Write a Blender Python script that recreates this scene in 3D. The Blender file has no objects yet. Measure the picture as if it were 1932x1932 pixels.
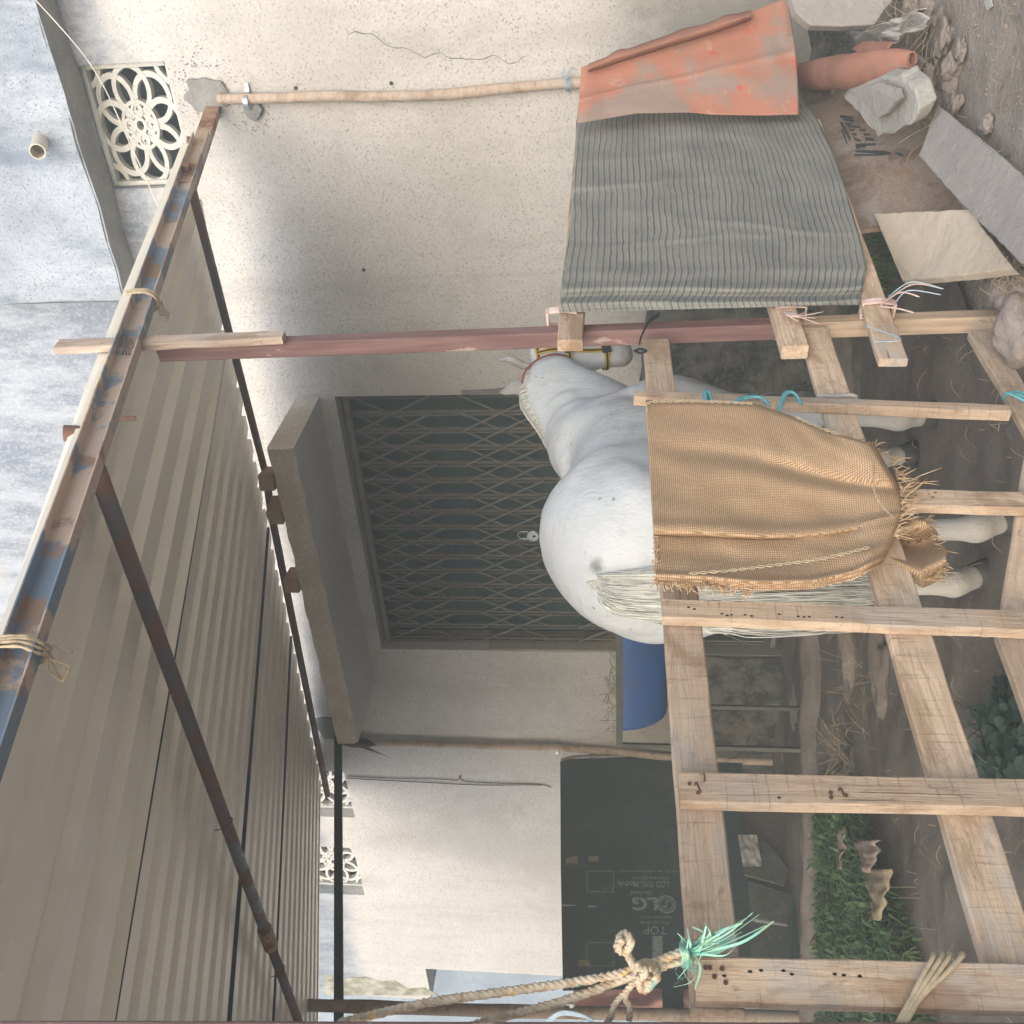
import bpy, bmesh, math, random
from math import sin, cos, tan, pi, radians, sqrt, atan, atan2
from mathutils import Vector as V, Matrix, noise, Quaternion
random.seed(7)
SC = bpy.context.scene
COL = SC.collection
# ------------------------------------------------------------------ camera, world, sun
F, PIT, H = 1860.0, atan(214/1860.0), 1.3          # focal in photo units (photo 1932 wide), pitch, eye height
cam = bpy.data.cameras.new('camera'); camo = bpy.data.objects.new('camera', cam); COL.objects.link(camo)
cam.sensor_width = 36; cam.lens = 36*F/1932; cam.clip_start = .05; cam.clip_end = 500
Yc = V((0, cos(PIT), sin(PIT))); Zc = V((0, -sin(PIT), cos(PIT))); Xc = V((1, 0, 0))
cx, cy, cz = -Zc, Xc, -Yc                           # the photograph is stored turned by a quarter
camo.matrix_world = Matrix(((cx.x, cy.x, cz.x, 0), (cx.y, cy.y, cz.y, 0), (cx.z, cy.z, cz.z, H), (0, 0, 0, 1)))
SC.camera = camo
wd = bpy.data.worlds.new('World'); SC.world = wd; wd.use_nodes = True
nt = wd.node_tree; bg = nt.nodes['Background']
sky = nt.nodes.new('ShaderNodeTexSky'); sky.sky_type = 'NISHITA'; sky.sun_disc = False
SUN_EL, SUN_AZ = radians(17), radians(204)          # azimuth clockwise from +Y
sky.sun_elevation = SUN_EL; sky.sun_rotation = SUN_AZ; sky.air_density = 1.0; sky.dust_density = 2.4; sky.ozone_density = 2.6
nt.links.new(sky.outputs[0], bg.inputs[0]); bg.inputs[1].default_value = .11
sl = bpy.data.lights.new('sun', 'SUN'); sl.energy = 2.25; sl.angle = radians(92); sl.color = (1, .97, .94)
so = bpy.data.objects.new('sun', sl); COL.objects.link(so)
sd = V((sin(SUN_AZ)*cos(SUN_EL), cos(SUN_AZ)*cos(SUN_EL), sin(SUN_EL)))
so.rotation_euler = sd.to_track_quat('Z', 'Y').to_euler(); so.location = (0, 0, 12)
SC.view_settings.view_transform = 'Standard'; SC.view_settings.look = 'None'; SC.view_settings.gamma = 1
SC.view_settings.exposure = 1.46
SC.render.resolution_x = SC.render.resolution_y = 1024

# ------------------------------------------------------------------ survey: a pixel of the photograph meets a surface of the place
def ray(u, v):
    x = (966-v)/F; z = (966-u)/F
    return V((x, cos(PIT)-z*sin(PIT), sin(PIT)+z*cos(PIT)))
EYE = V((0, 0, H))
def gz(u, v, z=0):
    d = ray(u, v); return EYE + d*((z-H)/d.z)
def gy(u, v, y):
    d = ray(u, v); return EYE + d*(y/d.y)
def gp(u, v, P, n, off=0):
    d = ray(u, v); return EYE + d*((n.dot(P-EYE)+off)/n.dot(d))
az = radians(39.7); A = V((sin(az), cos(az), 0)); NF = V((A.y, -A.x, 0)); UP = V((0, 0, 1))
wz = radians(55.5); W = V((-sin(wz), cos(wz), 0)); NW = V((-W.y, W.x, 0))
P1 = gz(1905, 600); WP = gp(1100, 157, P1, NF); WP.z = 0
def fp(u, v, off=0): return gp(u, v, P1, NF, off)                  # on the fence plane
def wp(u, v, off=0): return gp(u, v, WP, NW, off)                  # on the house wall
def ws(p): return (p-WP).dot(W)
def wall(s, z, off=0): return WP + W*s + UP*z + NW*off
def fs(p): return (p-P1).dot(A)
def fen(s, z, off=0): return P1 + A*s + UP*z + NF*off
R_ = ray(633, -600).normalized(); Q_ = ray(945, 3006); Q_ = (Q_-R_*Q_.dot(R_)).normalized()
RN = R_.cross(Q_).normalized(); RN = RN if RN.z > 0 else -RN
RO = V((2.5, 5.72, 3.75)) + RN*.08
def rp(u, v, off=0): return gp(u, v, RO, RN, off)                  # on the roof
def ra(p): return (p-RO).dot(R_)
def rb(p): return (p-RO).dot(Q_)
def roof(a, b, c=0): return RO + R_*a + Q_*b + RN*c

# ------------------------------------------------------------------ materials
def S(c): return tuple(((x/255)/12.92 if x/255 <= .04045 else ((x/255+.055)/1.055)**2.4) for x in c)
class NT:
    def __init__(s, name):
        s.m = bpy.data.materials.new(name); s.m.use_nodes = True; s.t = s.m.node_tree; s.b = s.t.nodes['Principled BSDF']
        s.co = s.n('ShaderNodeTexCoord')
    def n(s, ty, **k):
        x = s.t.nodes.new(ty)
        for a, b in k.items(): setattr(x, a, b)
        return x
    def L(s, a, b): s.t.links.new(a, b)
    def vec(s, sc=(1, 1, 1), rot=(0, 0, 0), co='Object', jit=False):
        mp = s.n('ShaderNodeMapping'); mp.inputs['Scale'].default_value = sc; mp.inputs['Rotation'].default_value = rot
        s.L(s.co.outputs[co], mp.inputs[0])
        if jit:
            oi = s.n('ShaderNodeObjectInfo'); mu = s.n('ShaderNodeMath', operation='MULTIPLY'); mu.inputs[1].default_value = 37
            s.L(oi.outputs['Random'], mu.inputs[0]); ad = s.n('ShaderNodeVectorMath', operation='ADD')
            s.L(mp.outputs[0], ad.inputs[0]); s.L(mu.outputs[0], ad.inputs[1]); return ad.outputs[0]
        return mp.outputs[0]
    def noise(s, sc, vec=None, det=5, rough=.6, dist=0):
        x = s.n('ShaderNodeTexNoise'); x.inputs['Scale'].default_value = sc; x.inputs['Detail'].default_value = det
        x.inputs['Roughness'].default_value = rough; x.inputs['Distortion'].default_value = dist
        s.L(vec if vec else s.vec(), x.inputs['Vector']); return x.outputs['Fac']
    def vor(s, sc, vec=None, feature='F1', rnd=1):
        x = s.n('ShaderNodeTexVoronoi', feature=feature); x.inputs['Scale'].default_value = sc; x.inputs['Randomness'].default_value = rnd
        s.L(vec if vec else s.vec(), x.inputs['Vector']); return x.outputs['Distance']
    def wave(s, sc, vec=None, dist=0, prof='SIN', d='X', dsc=1):
        x = s.n('ShaderNodeTexWave', wave_profile=prof, bands_direction=d); x.inputs['Scale'].default_value = sc
        x.inputs['Distortion'].default_value = dist; x.inputs['Detail Scale'].default_value = dsc
        s.L(vec if vec else s.vec(), x.inputs['Vector']); return x.outputs['Fac']
    def ramp(s, f, lo, hi, a=0, b=1):
        x = s.n('ShaderNodeMapRange'); x.interpolation_type = 'SMOOTHSTEP'
        for i, k in zip((1, 2, 3, 4), (lo, hi, a, b)): x.inputs[i].default_value = k
        s.L(f, x.inputs[0]); return x.outputs[0]
    def mix(s, f, a, b):
        x = s.n('ShaderNodeMix', data_type='RGBA')
        for i, k in ((6, a), (7, b)):
            if isinstance(k, tuple): x.inputs[i].default_value = (*k, 1)
            else: s.L(k, x.inputs[i])
        if isinstance(f, (int, float)): x.inputs[0].default_value = f
        else: s.L(f, x.inputs[0])
        return x.outputs[2]
    def math(s, op, a, b=None):
        x = s.n('ShaderNodeMath', operation=op)
        for i, k in ((0, a), (1, b)):
            if k is None: continue
            if isinstance(k, (int, float)): x.inputs[i].default_value = k
            else: s.L(k, x.inputs[i])
        return x.outputs[0]
    def bump(s, h, st=.5, dist=.01):
        x = s.n('ShaderNodeBump'); x.inputs['Strength'].default_value = st; x.inputs['Distance'].default_value = dist
        s.L(h, x.inputs['Height'])
        if s.b.inputs['Normal'].is_linked: s.L(s.b.inputs['Normal'].links[0].from_socket, x.inputs['Normal'])
        s.L(x.outputs[0], s.b.inputs['Normal'])
    def fin(s, col, rough=.85, spec=.3, metal=0, var=0):
        if var:
            oi = s.n('ShaderNodeObjectInfo'); hs = s.n('ShaderNodeHueSaturation')
            s.L(s.ramp(oi.outputs['Random'], 0, 1, 1-var, 1+var), hs.inputs['Value'])
            if isinstance(col, tuple): hs.inputs['Color'].default_value = (*col, 1)
            else: s.L(col, hs.inputs['Color'])
            col = hs.outputs[0]
        if isinstance(col, tuple): s.b.inputs['Base Color'].default_value = (*col, 1)
        else: s.L(col, s.b.inputs['Base Color'])
        if isinstance(rough, (int, float)): s.b.inputs['Roughness'].default_value = rough
        else: s.L(rough, s.b.inputs['Roughness'])
        s.b.inputs['Specular IOR Level'].default_value = spec; s.b.inputs['Metallic'].default_value = metal
        return s.m

def m_wood(name, c1, c2, dark=(.08, .05, .035), grey=.35, var=.2, saw=True):
    t = NT(name); v = t.vec((1.6, 22, 22), jit=True)
    g = t.noise(3, v, 8, .65, .6); col = t.mix(t.ramp(g, .35, .68), c1, c2)
    pa = t.noise(4, t.vec((1, 2.2, 2.2), jit=True), 4); col = t.mix(t.ramp(pa, .5, .75, 0, .5), col, tuple(x*.62 for x in c2))
    pg = t.noise(2.3, t.vec((1.1, 1.6, 1.6), jit=True), 4); col = t.mix(t.ramp(pg, .5, .72, 0, grey), col, (.33, .31, .29))
    cr = t.noise(2.2, t.vec((1.2, 34, 34), jit=True), 3, .5, .3); col = t.mix(t.ramp(cr, .70, .76, 0, .8), col, dark)
    if saw:
        sw = t.noise(2.4, t.vec((60, 3, 3), jit=True), 3); col = t.mix(t.ramp(sw, .56, .72, 0, .42), col, dark)
        t.bump(sw, .25, .004)
    ls = t.noise(26, t.vec((.6, 1.8, 1.8), jit=True), 3, .6, 1.5); col = t.mix(t.ramp(ls, .60, .70, 0, .5), col, tuple(x*.5 for x in c2))
    st2 = t.noise(1.6, t.vec((1.4, 3, 3), jit=True), 6, .7, .8); col = t.mix(t.ramp(st2, .50, .62, 0, .65), col, tuple(x*y for x, y in zip(c2, (.62, .55, .48)))); st3 = t.noise(2.4, t.vec((.9, 2, 2), jit=True), 5, .65, .5); col = t.mix(t.ramp(st3, .54, .66, 0, .55), col, (.38, .355, .33)); st4 = t.noise(3.2, t.vec((1, 2, 2), jit=True), 4, .6); col = t.mix(t.ramp(st4, .62, .68, 0, .6), col, (.30, .165, .09))
    t.bump(g, .7, .008); t.bump(t.ramp(cr, .68, .76, 1, 0), .6, .004)
    return t.fin(col, .88, .2, 0, var)
def m_plaster(name, base, dirt, spec=(.19, .17, .15), speck=.8, blue=0):
    t = NT(name); v = t.vec()
    big = t.noise(.9, v, 6, .62); col = t.mix(t.ramp(big, .42, .74, 0, .55), base, dirt)
    st = t.noise(2.4, t.vec((1, 1, .22)), 7, .7); col = t.mix(t.ramp(st, .48, .70, 0, .6), col, dirt)
    d1 = t.vor(46, v); n1 = t.noise(14, v, 4); pit = t.math('MULTIPLY', t.ramp(d1, .10, .38, 1, 0), t.ramp(n1, .36, .62))
    col = t.mix(t.math('MULTIPLY', pit, speck), col, spec)
    n2 = t.noise(60, v, 5, .75); col = t.mix(t.ramp(n2, .46, .70, 0, .62*speck), col, spec); n5 = t.noise(1.7, t.vec((3.2, 3.2, .28)), 6, .7); col = t.mix(t.ramp(n5, .56, .72, 0, .35), col, tuple(x*.8 for x in dirt)); n4 = t.noise(4, v, 8, .75); col = t.mix(t.ramp(n4, .50, .66, 0, .35), col, dirt)
    if blue:
        sx = t.n('ShaderNodeSeparateXYZ'); t.L(t.co.outputs['Object'], sx.inputs[0])
        nb = t.noise(1.6, v, 7, .7); zz = t.math('ADD', sx.outputs['Z'], t.math('MULTIPLY', nb, .8))
        skytint = t.mix(t.ramp(t.noise(2.2, t.vec((2, 2, .5)), 9, .75), .38, .62), (.17, .195, .24), (.34, .36, .40)); skytint = t.mix(t.ramp(t.noise(38, v, 5, .8), .46, .66, 0, .5), skytint, (.48, .49, .52))
        col = t.mix(t.ramp(zz, 4.55, 4.9), col, skytint)  # bluish sky light painted into the plaster high on the wall
    bg1 = t.noise(.55, v, 7, .6, .4); col = t.mix(t.ramp(bg1, .50, .62, 0, .45), col, tuple(x*.9 for x in dirt))
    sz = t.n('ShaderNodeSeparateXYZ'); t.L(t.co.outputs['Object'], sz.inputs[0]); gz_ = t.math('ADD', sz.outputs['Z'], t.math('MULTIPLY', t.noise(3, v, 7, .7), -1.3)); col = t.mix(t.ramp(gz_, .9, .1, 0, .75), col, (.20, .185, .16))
    t.bump(n2, .65, .010); t.bump(pit, -.5, .006) if False else t.bump(t.ramp(d1, .05, .3), .5, .005); t.bump(t.noise(28, v, 4), .4, .01)
    return t.fin(col, .95, .12)
def m_conc(name, c1, c2, sc=8, rough=.95, speck=.3):
    t = NT(name); v = t.vec(jit=False); col = t.mix(t.ramp(t.noise(sc*.4, v, 6), .35, .68), c1, c2)
    n2 = t.noise(sc*9, v, 4, .7); col = t.mix(t.ramp(n2, .5, .7, 0, speck), col, tuple(x*.45 for x in c1))
    n3 = t.noise(sc*5, v, 5, .7); col = t.mix(t.ramp(n3, .56, .7, 0, speck), col, tuple(min(1, x*1.7) for x in c2))
    t.bump(n2, .5, .008); t.bump(t.noise(sc*1.6, v, 5), .5, .03)
    return t.fin(col, rough, .15)
def m_rust(name, paint, rust=(.20, .085, .04), amt=.5, tan_=None):
    t = NT(name); v = t.vec(); n = t.noise(5, t.vec((1, 1, 1)), 8, .7); col = t.mix(t.ramp(n, amt-.05, amt+.04), paint, rust)
    if tan_: col = t.mix(t.ramp(t.noise(2.6, t.vec((1, 1, 1)), 7, .65), .50, .55), col, tan_)
    col = t.mix(t.ramp(t.vor(38, v), .06, .14, .7, 0), col, tuple(x*.4 for x in rust))
    t.bump(n, .4, .006); t.bump(t.noise(60, v, 4), .3, .003)
    return t.fin(col, t.ramp(n, .4, .6, .45, .9), .4)
def m_flat(name, c, rough=.7, spec=.3, metal=0, v2=None, sc=12, bump=.2, var=0):
    t = NT(name); n = t.noise(sc, t.vec(), 5); col = t.mix(t.ramp(n, .35, .7), c, v2 if v2 else tuple(x*.72 for x in c))
    t.bump(n, bump, .006); return t.fin(col, rough, spec, metal, var)

M = {}
M['wood'] = m_wood('pale sawn wood', (.60, .45, .325), (.46, .335, .235))
M['woodside'] = m_wood('grey sawn wood', (.40, .31, .235), (.29, .22, .17), grey=.6)
M['woodgrey'] = m_wood('weathered wood', (.47, .37, .30), (.33, .26, .215), grey=.7, saw=False)
M['pole'] = m_wood('peeled pole wood', (.44, .34, .27), (.33, .26, .20), grey=.6, saw=False)
t = NT('maroon paint'); g = t.noise(3, t.vec((1, 12, 12), jit=True), 6); col = t.mix(t.ramp(g, .4, .7), (.155, .085, .08), (.225, .135, .125))
wr = t.noise(7, t.vec((.6, 2, 2), jit=True), 6, .7); col = t.mix(t.ramp(wr, .60, .66), col, (.40, .30, .25))
sx = t.n('ShaderNodeSeparateXYZ'); t.L(t.co.outputs['Object'], sx.inputs[0])
low = t.math('ADD', sx.outputs['X'], t.math('MULTIPLY', wr, .35)); t.bump(g, .3, .004)
bare = t.mix(t.ramp(t.noise(3, t.vec((1.6, 22, 22)), 7), .35, .7), (.50, .37, .26), (.34, .25, .18))
M['maroon'] = t.fin(t.mix(t.ramp(low, 2.44, 2.48), col, bare), .6, .3)
M['plaster'] = m_plaster('sprayed white plaster', (.56, .535, .505), (.42, .395, .36), spec=(.25, .225, .20), speck=.8, blue=1)
M['plblue'] = m_plaster('blue washed plaster', (.40, .43, .47), (.10, .125, .175), (.13, .16, .21), .85)
M['plroof'] = m_conc('plain grey plaster', (.40, .39, .37), (.50, .49, .47), 3)
M['plinth'] = m_conc('rough dark rubble', (.085, .09, .08), (.17, .17, .15), 6, speck=.5)
t = NT('rubble and mortar plinth'); v = t.vec(); vd = t.vec((1, 1, 1.5)); e_ = t.vor(7, vd, 'DISTANCE_TO_EDGE'); n = t.noise(5, v, 8, .7); col = t.mix(t.ramp(n, .36, .64), (.05, .055, .05), (.20, .19, .165))
n2 = t.noise(30, v, 5, .75); col = t.mix(t.ramp(n2, .5, .66, 0, .5), col, (.27, .26, .22)); n3 = t.noise(2.2, t.vec((1, 1, 2.5)), 9, .8, 1.2); col = t.mix(t.ramp(n3, .54, .62, 0, .7), col, (.028, .03, .028)); t.bump(n3, 1, .06); t.bump(n, .8, .05); t.bump(n2, .5, .01)
M['plinth2'] = t.fin(col, .97, .1)
M['concrete'] = m_conc('rough grey concrete', (.60, .53, .45), (.70, .63, .54), 9, speck=.6)
M['concsmooth'] = m_conc('smooth slab underside', (.56, .55, .54), (.62, .61, .60), 3, speck=.1)
M['patch'] = m_conc('cement patch', (.20, .195, .185), (.27, .26, .25), 12)
M['stone'] = m_conc('grey stone', (.30, .285, .26), (.40, .375, .34), 6)
M['mudstone'] = m_conc('dusty mud stone', (.23, .19, .165), (.29, .245, .215), 7)
M['slab'] = m_conc('grey slab', (.29, .265, .245), (.34, .31, .285), 4, speck=.25)
M['creamslab'] = m_conc('cream slab', (.46, .38, .29), (.53, .45, .355), 3, speck=.15)
M['jali'] = m_conc('cement lattice', (.50, .49, .46), (.58, .56, .52), 14, speck=.2)
M['dark'] = m_flat('painted vent shade', (.035, .045, .05), .95, .1)
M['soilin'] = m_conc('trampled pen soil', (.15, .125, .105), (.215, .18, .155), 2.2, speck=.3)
M['tile'] = m_flat('beige wall tile', (.42, .36, .28), .4, .4, v2=(.36, .31, .25))
M['bluebeam'] = m_rust('blue rusty channel', (.17, .23, .31), (.31, .20, .14), .54, (.48, .37, .30))
M['rustbeam'] = m_rust('rusty channel', (.33, .19, .12), (.20, .09, .045), .55, (.38, .26, .18))
M['rustpipe'] = m_rust('rusty pipe', (.10, .085, .095), (.17, .08, .055), .5)
M['darksteel'] = m_flat('dark green steel', (.035, .05, .055), .5, .4, 0)
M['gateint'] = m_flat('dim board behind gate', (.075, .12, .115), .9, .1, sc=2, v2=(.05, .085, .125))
M['gate'] = m_rust('brown gate steel', (.165, .155, .135), (.14, .115, .09), .6)
M['steel'] = m_flat('galvanised steel', (.45, .47, .48), .4, .5, .8)
M['brick'] = m_conc('dusty brick', (.42, .29, .20), (.48, .34, .25), 9)
M['terra'] = m_flat('terracotta sheet', (.34, .16, .115), .85, .15, v2=(.24, .12, .085), sc=5)
M['ply'] = m_wood('dusty brown board', (.34, .245, .185), (.25, .185, .145), saw=False, grey=.5, var=0)
M['ink'] = m_flat('faded black ink', (.06, .065, .07), .8, .1)
M['rag'] = m_flat('dirty white cloth', (.48, .455, .42), .9, .1, v2=(.36, .335, .31))
M['cord'] = m_flat('beige cord', (.58, .47, .32), .85, .15, sc=60)
M['wire'] = m_flat('dark wire', (.10, .08, .07), .6, .3)
M['palewire'] = m_flat('pale cable', (.62, .60, .55), .6, .3)
M['teal'] = m_flat('teal raffia', (.22, .50, .43), .5, .3, v2=(.32, .46, .28), sc=20)
M['tealrope'] = m_flat('turquoise twine', (.12, .37, .40), .6, .3, v2=(.08, .24, .30), sc=60)
M['pinktie'] = m_flat('faded pink strip', (.62, .42, .36), .7, .2, v2=(.66, .56, .52), sc=30)
M['bluestring'] = m_flat('pale blue string', (.42, .52, .60), .7, .2)
M['blue'] = m_flat('blue plastic drum', (.03, .11, .36), .5, .35, v2=(.05, .10, .24), sc=3, bump=.05)
M['ironframe'] = m_flat('dull painted iron', (.10, .10, .08), .6, .3)
M['blackcloth'] = m_flat('black strap', (.02, .022, .025), .8, .2)
M['yellow'] = m_flat('yellow halter webbing', (.50, .33, .05), .75, .2, sc=80)
M['red'] = m_flat('dark red cord', (.30, .07, .05), .7, .2)
M['pink'] = m_flat('salmon pink cloth', (.88, .50, .47), .8, .15, sc=4)
M['farwall'] = m_conc('distant blue grey wall', (.30, .36, .42), (.42, .48, .54), 3, speck=.15)
M['leaf'] = m_flat('grass leaf', (.045, .10, .04), .6, .25, v2=(.13, .18, .07), sc=9)
M['darkleaf'] = m_flat('dark round leaf', (.022, .04, .03), .6, .25, v2=(.035, .055, .04), sc=20)
M['straw'] = m_flat('dry straw', (.33, .26, .17), .8, .15, sc=30)
M['nail'] = m_flat('rusty nail', (.12, .06, .04), .7, .3)
M['hole'] = m_flat('old nail hole', (.02, .014, .01), .9, .1)
M['pvc'] = m_flat('cream plastic pipe', (.60, .55, .45), .5, .4)
M['pvcin'] = m_flat('pipe bore', (.22, .19, .15), .7, .2)
M['sticker'] = m_flat('tan label', (.30, .26, .18), .8, .2)
M['hoof'] = m_flat('dark hoof', (.06, .055, .05), .6, .3)
# roof sheet
t = NT('beige coated steel sheet'); n = t.noise(3, t.vec((1, 1, 1)), 6); col = t.mix(t.ramp(n, .35, .7), (.86, .80, .69), (.80, .745, .65))
col = t.mix(t.ramp(t.noise(9, t.vec((.5, 1, 1)), 8, .8), .60, .74, 0, .35), col, (.42, .38, .31)); t.bump(n, .1, .01)
M['sheet'] = t.fin(col, .34, .5)
# soil
t = NT('dry soil'); n = t.noise(1.8, None, 8, .65); col = t.mix(t.ramp(n, .35, .68), (.45, .385, .335), (.35, .295, .25))
n2 = t.noise(24, None, 5, .7); col = t.mix(t.ramp(n2, .55, .7, 0, .5), col, (.40, .345, .30)); n3 = t.vor(30)
col = t.mix(t.ramp(n3, .08, .2, .35, 0), col, (.36, .31, .27)); n6 = t.noise(7, None, 8, .75, .6); col = t.mix(t.ramp(n6, .52, .64, 0, .45), col, (.20, .165, .135)); t.bump(n6, .8, .05); t.bump(n2, .8, .03); t.bump(t.ramp(n3, .05, .4), .4, .008)
t.bump(t.noise(90, None, 4), .5, .004)
M['soil'] = t.fin(col, .97, .1)
# horse coat
t = NT('white horse coat'); n = t.noise(2.5, None, 5); col = t.mix(t.ramp(n, .35, .7), (.58, .60, .615), (.49, .505, .515))
n2 = t.noise(9, None, 5, .75); col = t.mix(t.ramp(n2, .52, .74, 0, .6), col, (.40, .41, .43)); sc_ = t.noise(30, t.vec((1, 1, .3), (.5, .3, 0)), 3, .5, 1.5); col = t.mix(t.ramp(sc_, .70, .76, 0, .5), col, (.30, .30, .32))
vs = t.vor(16); nn = t.noise(5, None, 3); fl = t.math('MULTIPLY', t.ramp(vs, .07, .13, 1, 0), t.ramp(nn, .45, .6))
col = t.mix(t.math('MULTIPLY', fl, .75), col, (.16, .16, .17))
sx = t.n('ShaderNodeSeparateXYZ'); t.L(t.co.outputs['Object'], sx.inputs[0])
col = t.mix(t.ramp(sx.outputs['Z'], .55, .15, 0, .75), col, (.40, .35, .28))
for (pu, pv, py, r0_, r1_) in ((1119, 1071, 3.28, .012, .045), (1068, 1040, 3.45, .004, .016), (1095, 1150, 3.35, .003, .02), (1078, 838, 4.1, .004, .018), (1035, 1010, 3.6, .003, .014), (1170, 1060, 3.2, .004, .022)):
    dn = t.n('ShaderNodeVectorMath', operation='DISTANCE'); t.L(t.co.outputs['Object'], dn.inputs[0]); dn.inputs[1].default_value = gy(pu, pv, py)
    dd_ = t.math('ADD', dn.outputs['Value'], t.math('MULTIPLY', t.noise(22, None, 3), .05)); col = t.mix(t.ramp(dd_, r0_+.022, r1_+.03, .8, 0), col, (.11, .12, .11))
hair = t.noise(90, t.vec((1, 1, .3)), 5, .75); t.bump(hair, .55, .006); t.bump(t.noise(9, t.vec((1, 1, .6)), 5, .65), .4, .03)
dn = t.n('ShaderNodeVectorMath', operation='DISTANCE'); t.L(t.co.outputs['Object'], dn.inputs[0]); dn.inputs[1].default_value = gy(1192, 655, 4.95)
col = t.mix(t.ramp(dn.outputs['Value'], .05, .20, .75, 0), col, (.27, .235, .23)); col = t.mix(t.ramp(t.noise(3.5, None, 7, .75), .56, .70, 0, .4), col, (.50, .46, .39))
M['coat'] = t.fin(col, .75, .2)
t = NT('cream horse hair'); n = t.noise(4, t.vec((22, 22, 1.5)), 5, .7); M['hair'] = t.fin(t.mix(t.ramp(n, .4, .65), (.68, .67, .60), (.42, .42, .40)), .6, .3)
t = NT('streaked tail hair'); n = t.noise(3, t.vec((40, 40, 2)), 6, .75); t.bump(n, .9, .01); M['tailcore'] = t.fin(t.mix(t.ramp(n, .40, .62), (.74, .72, .63), (.30, .30, .28)), .7, .2)
M['eardark'] = m_flat('grey ear', (.38, .37, .36), .8, .1)
# burlap
t = NT('burlap'); uv = t.vec((1, 1, 1), co='UV'); wa = t.wave(58, uv, .9, d='X', dsc=2.5); wb = t.wave(58, uv, .9, d='Y', dsc=2.5)
hgt = t.math('MULTIPLY', wa, wb); col = t.mix(t.ramp(hgt, .02, .4), (.28, .175, .10), (.60, .435, .285))
n = t.noise(4, uv, 6); col = t.mix(t.ramp(n, .45, .7, 0, .45), col, (.44, .29, .17)); n2 = t.noise(150, uv, 3)
col = t.mix(t.ramp(n2, .5, .75, 0, .5), col, (.68, .47, .27)); t.bump(hgt, .4, .003); t.bump(n, .2, .02)
M['burlap'] = t.fin(col, 1, 0)
t = NT('burlap thread'); M['thread'] = t.fin(t.mix(t.ramp(t.noise(30), .4, .6), (.64, .47, .30), (.46, .31, .18)), .9, .1)
# striped cloth (stripes run level, UV.y = height)
t = NT('striped grey cloth'); uv = t.vec((1, 1, 1), co='UV'); sx = t.n('ShaderNodeSeparateXYZ'); t.L(uv, sx.inputs[0])
yy = t.math('ADD', sx.outputs['Y'], t.math('MULTIPLY', t.noise(3.2, uv, 5), .04))
def stripes(per, w, ph):
    m_ = t.math('FRACT', t.math('ADD', t.math('DIVIDE', yy, per), ph)); return t.math('MULTIPLY', t.ramp(m_, .5-w-.05, .5-w), t.ramp(m_, .5+w, .5+w+.05, 1, 0))
col = t.mix(t.ramp(t.noise(5, uv, 5), .35, .7), (.29, .28, .25), (.215, .215, .195))
col = t.mix(t.math('MULTIPLY', stripes(.029, .09, 0), t.ramp(t.noise(6, t.vec((.4, 2, 1), co='UV'), 4), .3, .6, .45, .95)), col, (.075, .09, .09))
col = t.mix(t.math('MULTIPLY', stripes(.029, .02, .33), .25), col, (.37, .34, .29)); col = t.mix(t.math('MULTIPLY', stripes(.0145, .04, .62), .4), col, (.12, .135, .13))
wv = t.noise(90, t.vec((1, 8, 1), co='UV'), 3); col = t.mix(t.ramp(wv, .4, .7, 0, .35), col, (.12, .13, .125)); t.bump(wv, .3, .003)
M['striped'] = t.fin(col, .95, .1)
# red weathered sheet
t = NT('weathered red sheet'); n = t.noise(2.3, None, 7, .6); col = t.mix(t.ramp(n, .50, .60), (.39, .17, .115), (.28, .205, .17))
n2 = t.noise(16, None, 7, .75, 1.2); col = t.mix(t.ramp(n2, .58, .66, 0, .7), col, (.42, .31, .26)); n3 = t.noise(5, None, 5)
col = t.mix(t.ramp(n3, .60, .66, 0, .8), col, (.50, .07, .055)); t.bump(n2, .2, .006); t.bump(n, .3, .03)
M['redsheet'] = t.fin(col, .65, .3)
t = NT('black carton board'); n = t.noise(2, None, 6); col = t.mix(t.ramp(n, .35, .7), (.05, .07, .072), (.065, .085, .095))
col = t.mix(t.ramp(t.noise(14, t.vec((1, 1, .08)), 7, .8), .52, .70, 0, .4), col, (.13, .15, .15)); col = t.mix(t.ramp(t.noise(2.5, None, 7, .7), .52, .68, 0, .5), col, (.11, .13, .125)); M['carton'] = t.fin(col, .75, .35)
t = NT('worn grey print'); n = t.noise(45, None, 5, .75); M['print'] = t.fin(t.mix(t.ramp(n, .5, .6), (.30, .34, .33), (.12, .15, .15)), .8, .2)
# multicolour rope
t = NT('twisted rope'); n = t.noise(34, None, 3); col = t.mix(t.ramp(t.noise(70), .4, .65), (.58, .49, .37), (.42, .32, .22)); col = t.mix(t.ramp(n, .66, .70), col, (.16, .34, .32))
col = t.mix(t.ramp(n, .36, .32), col, (.64, .42, .18)); M['rope'] = t.fin(col, .85, .15)

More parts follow.
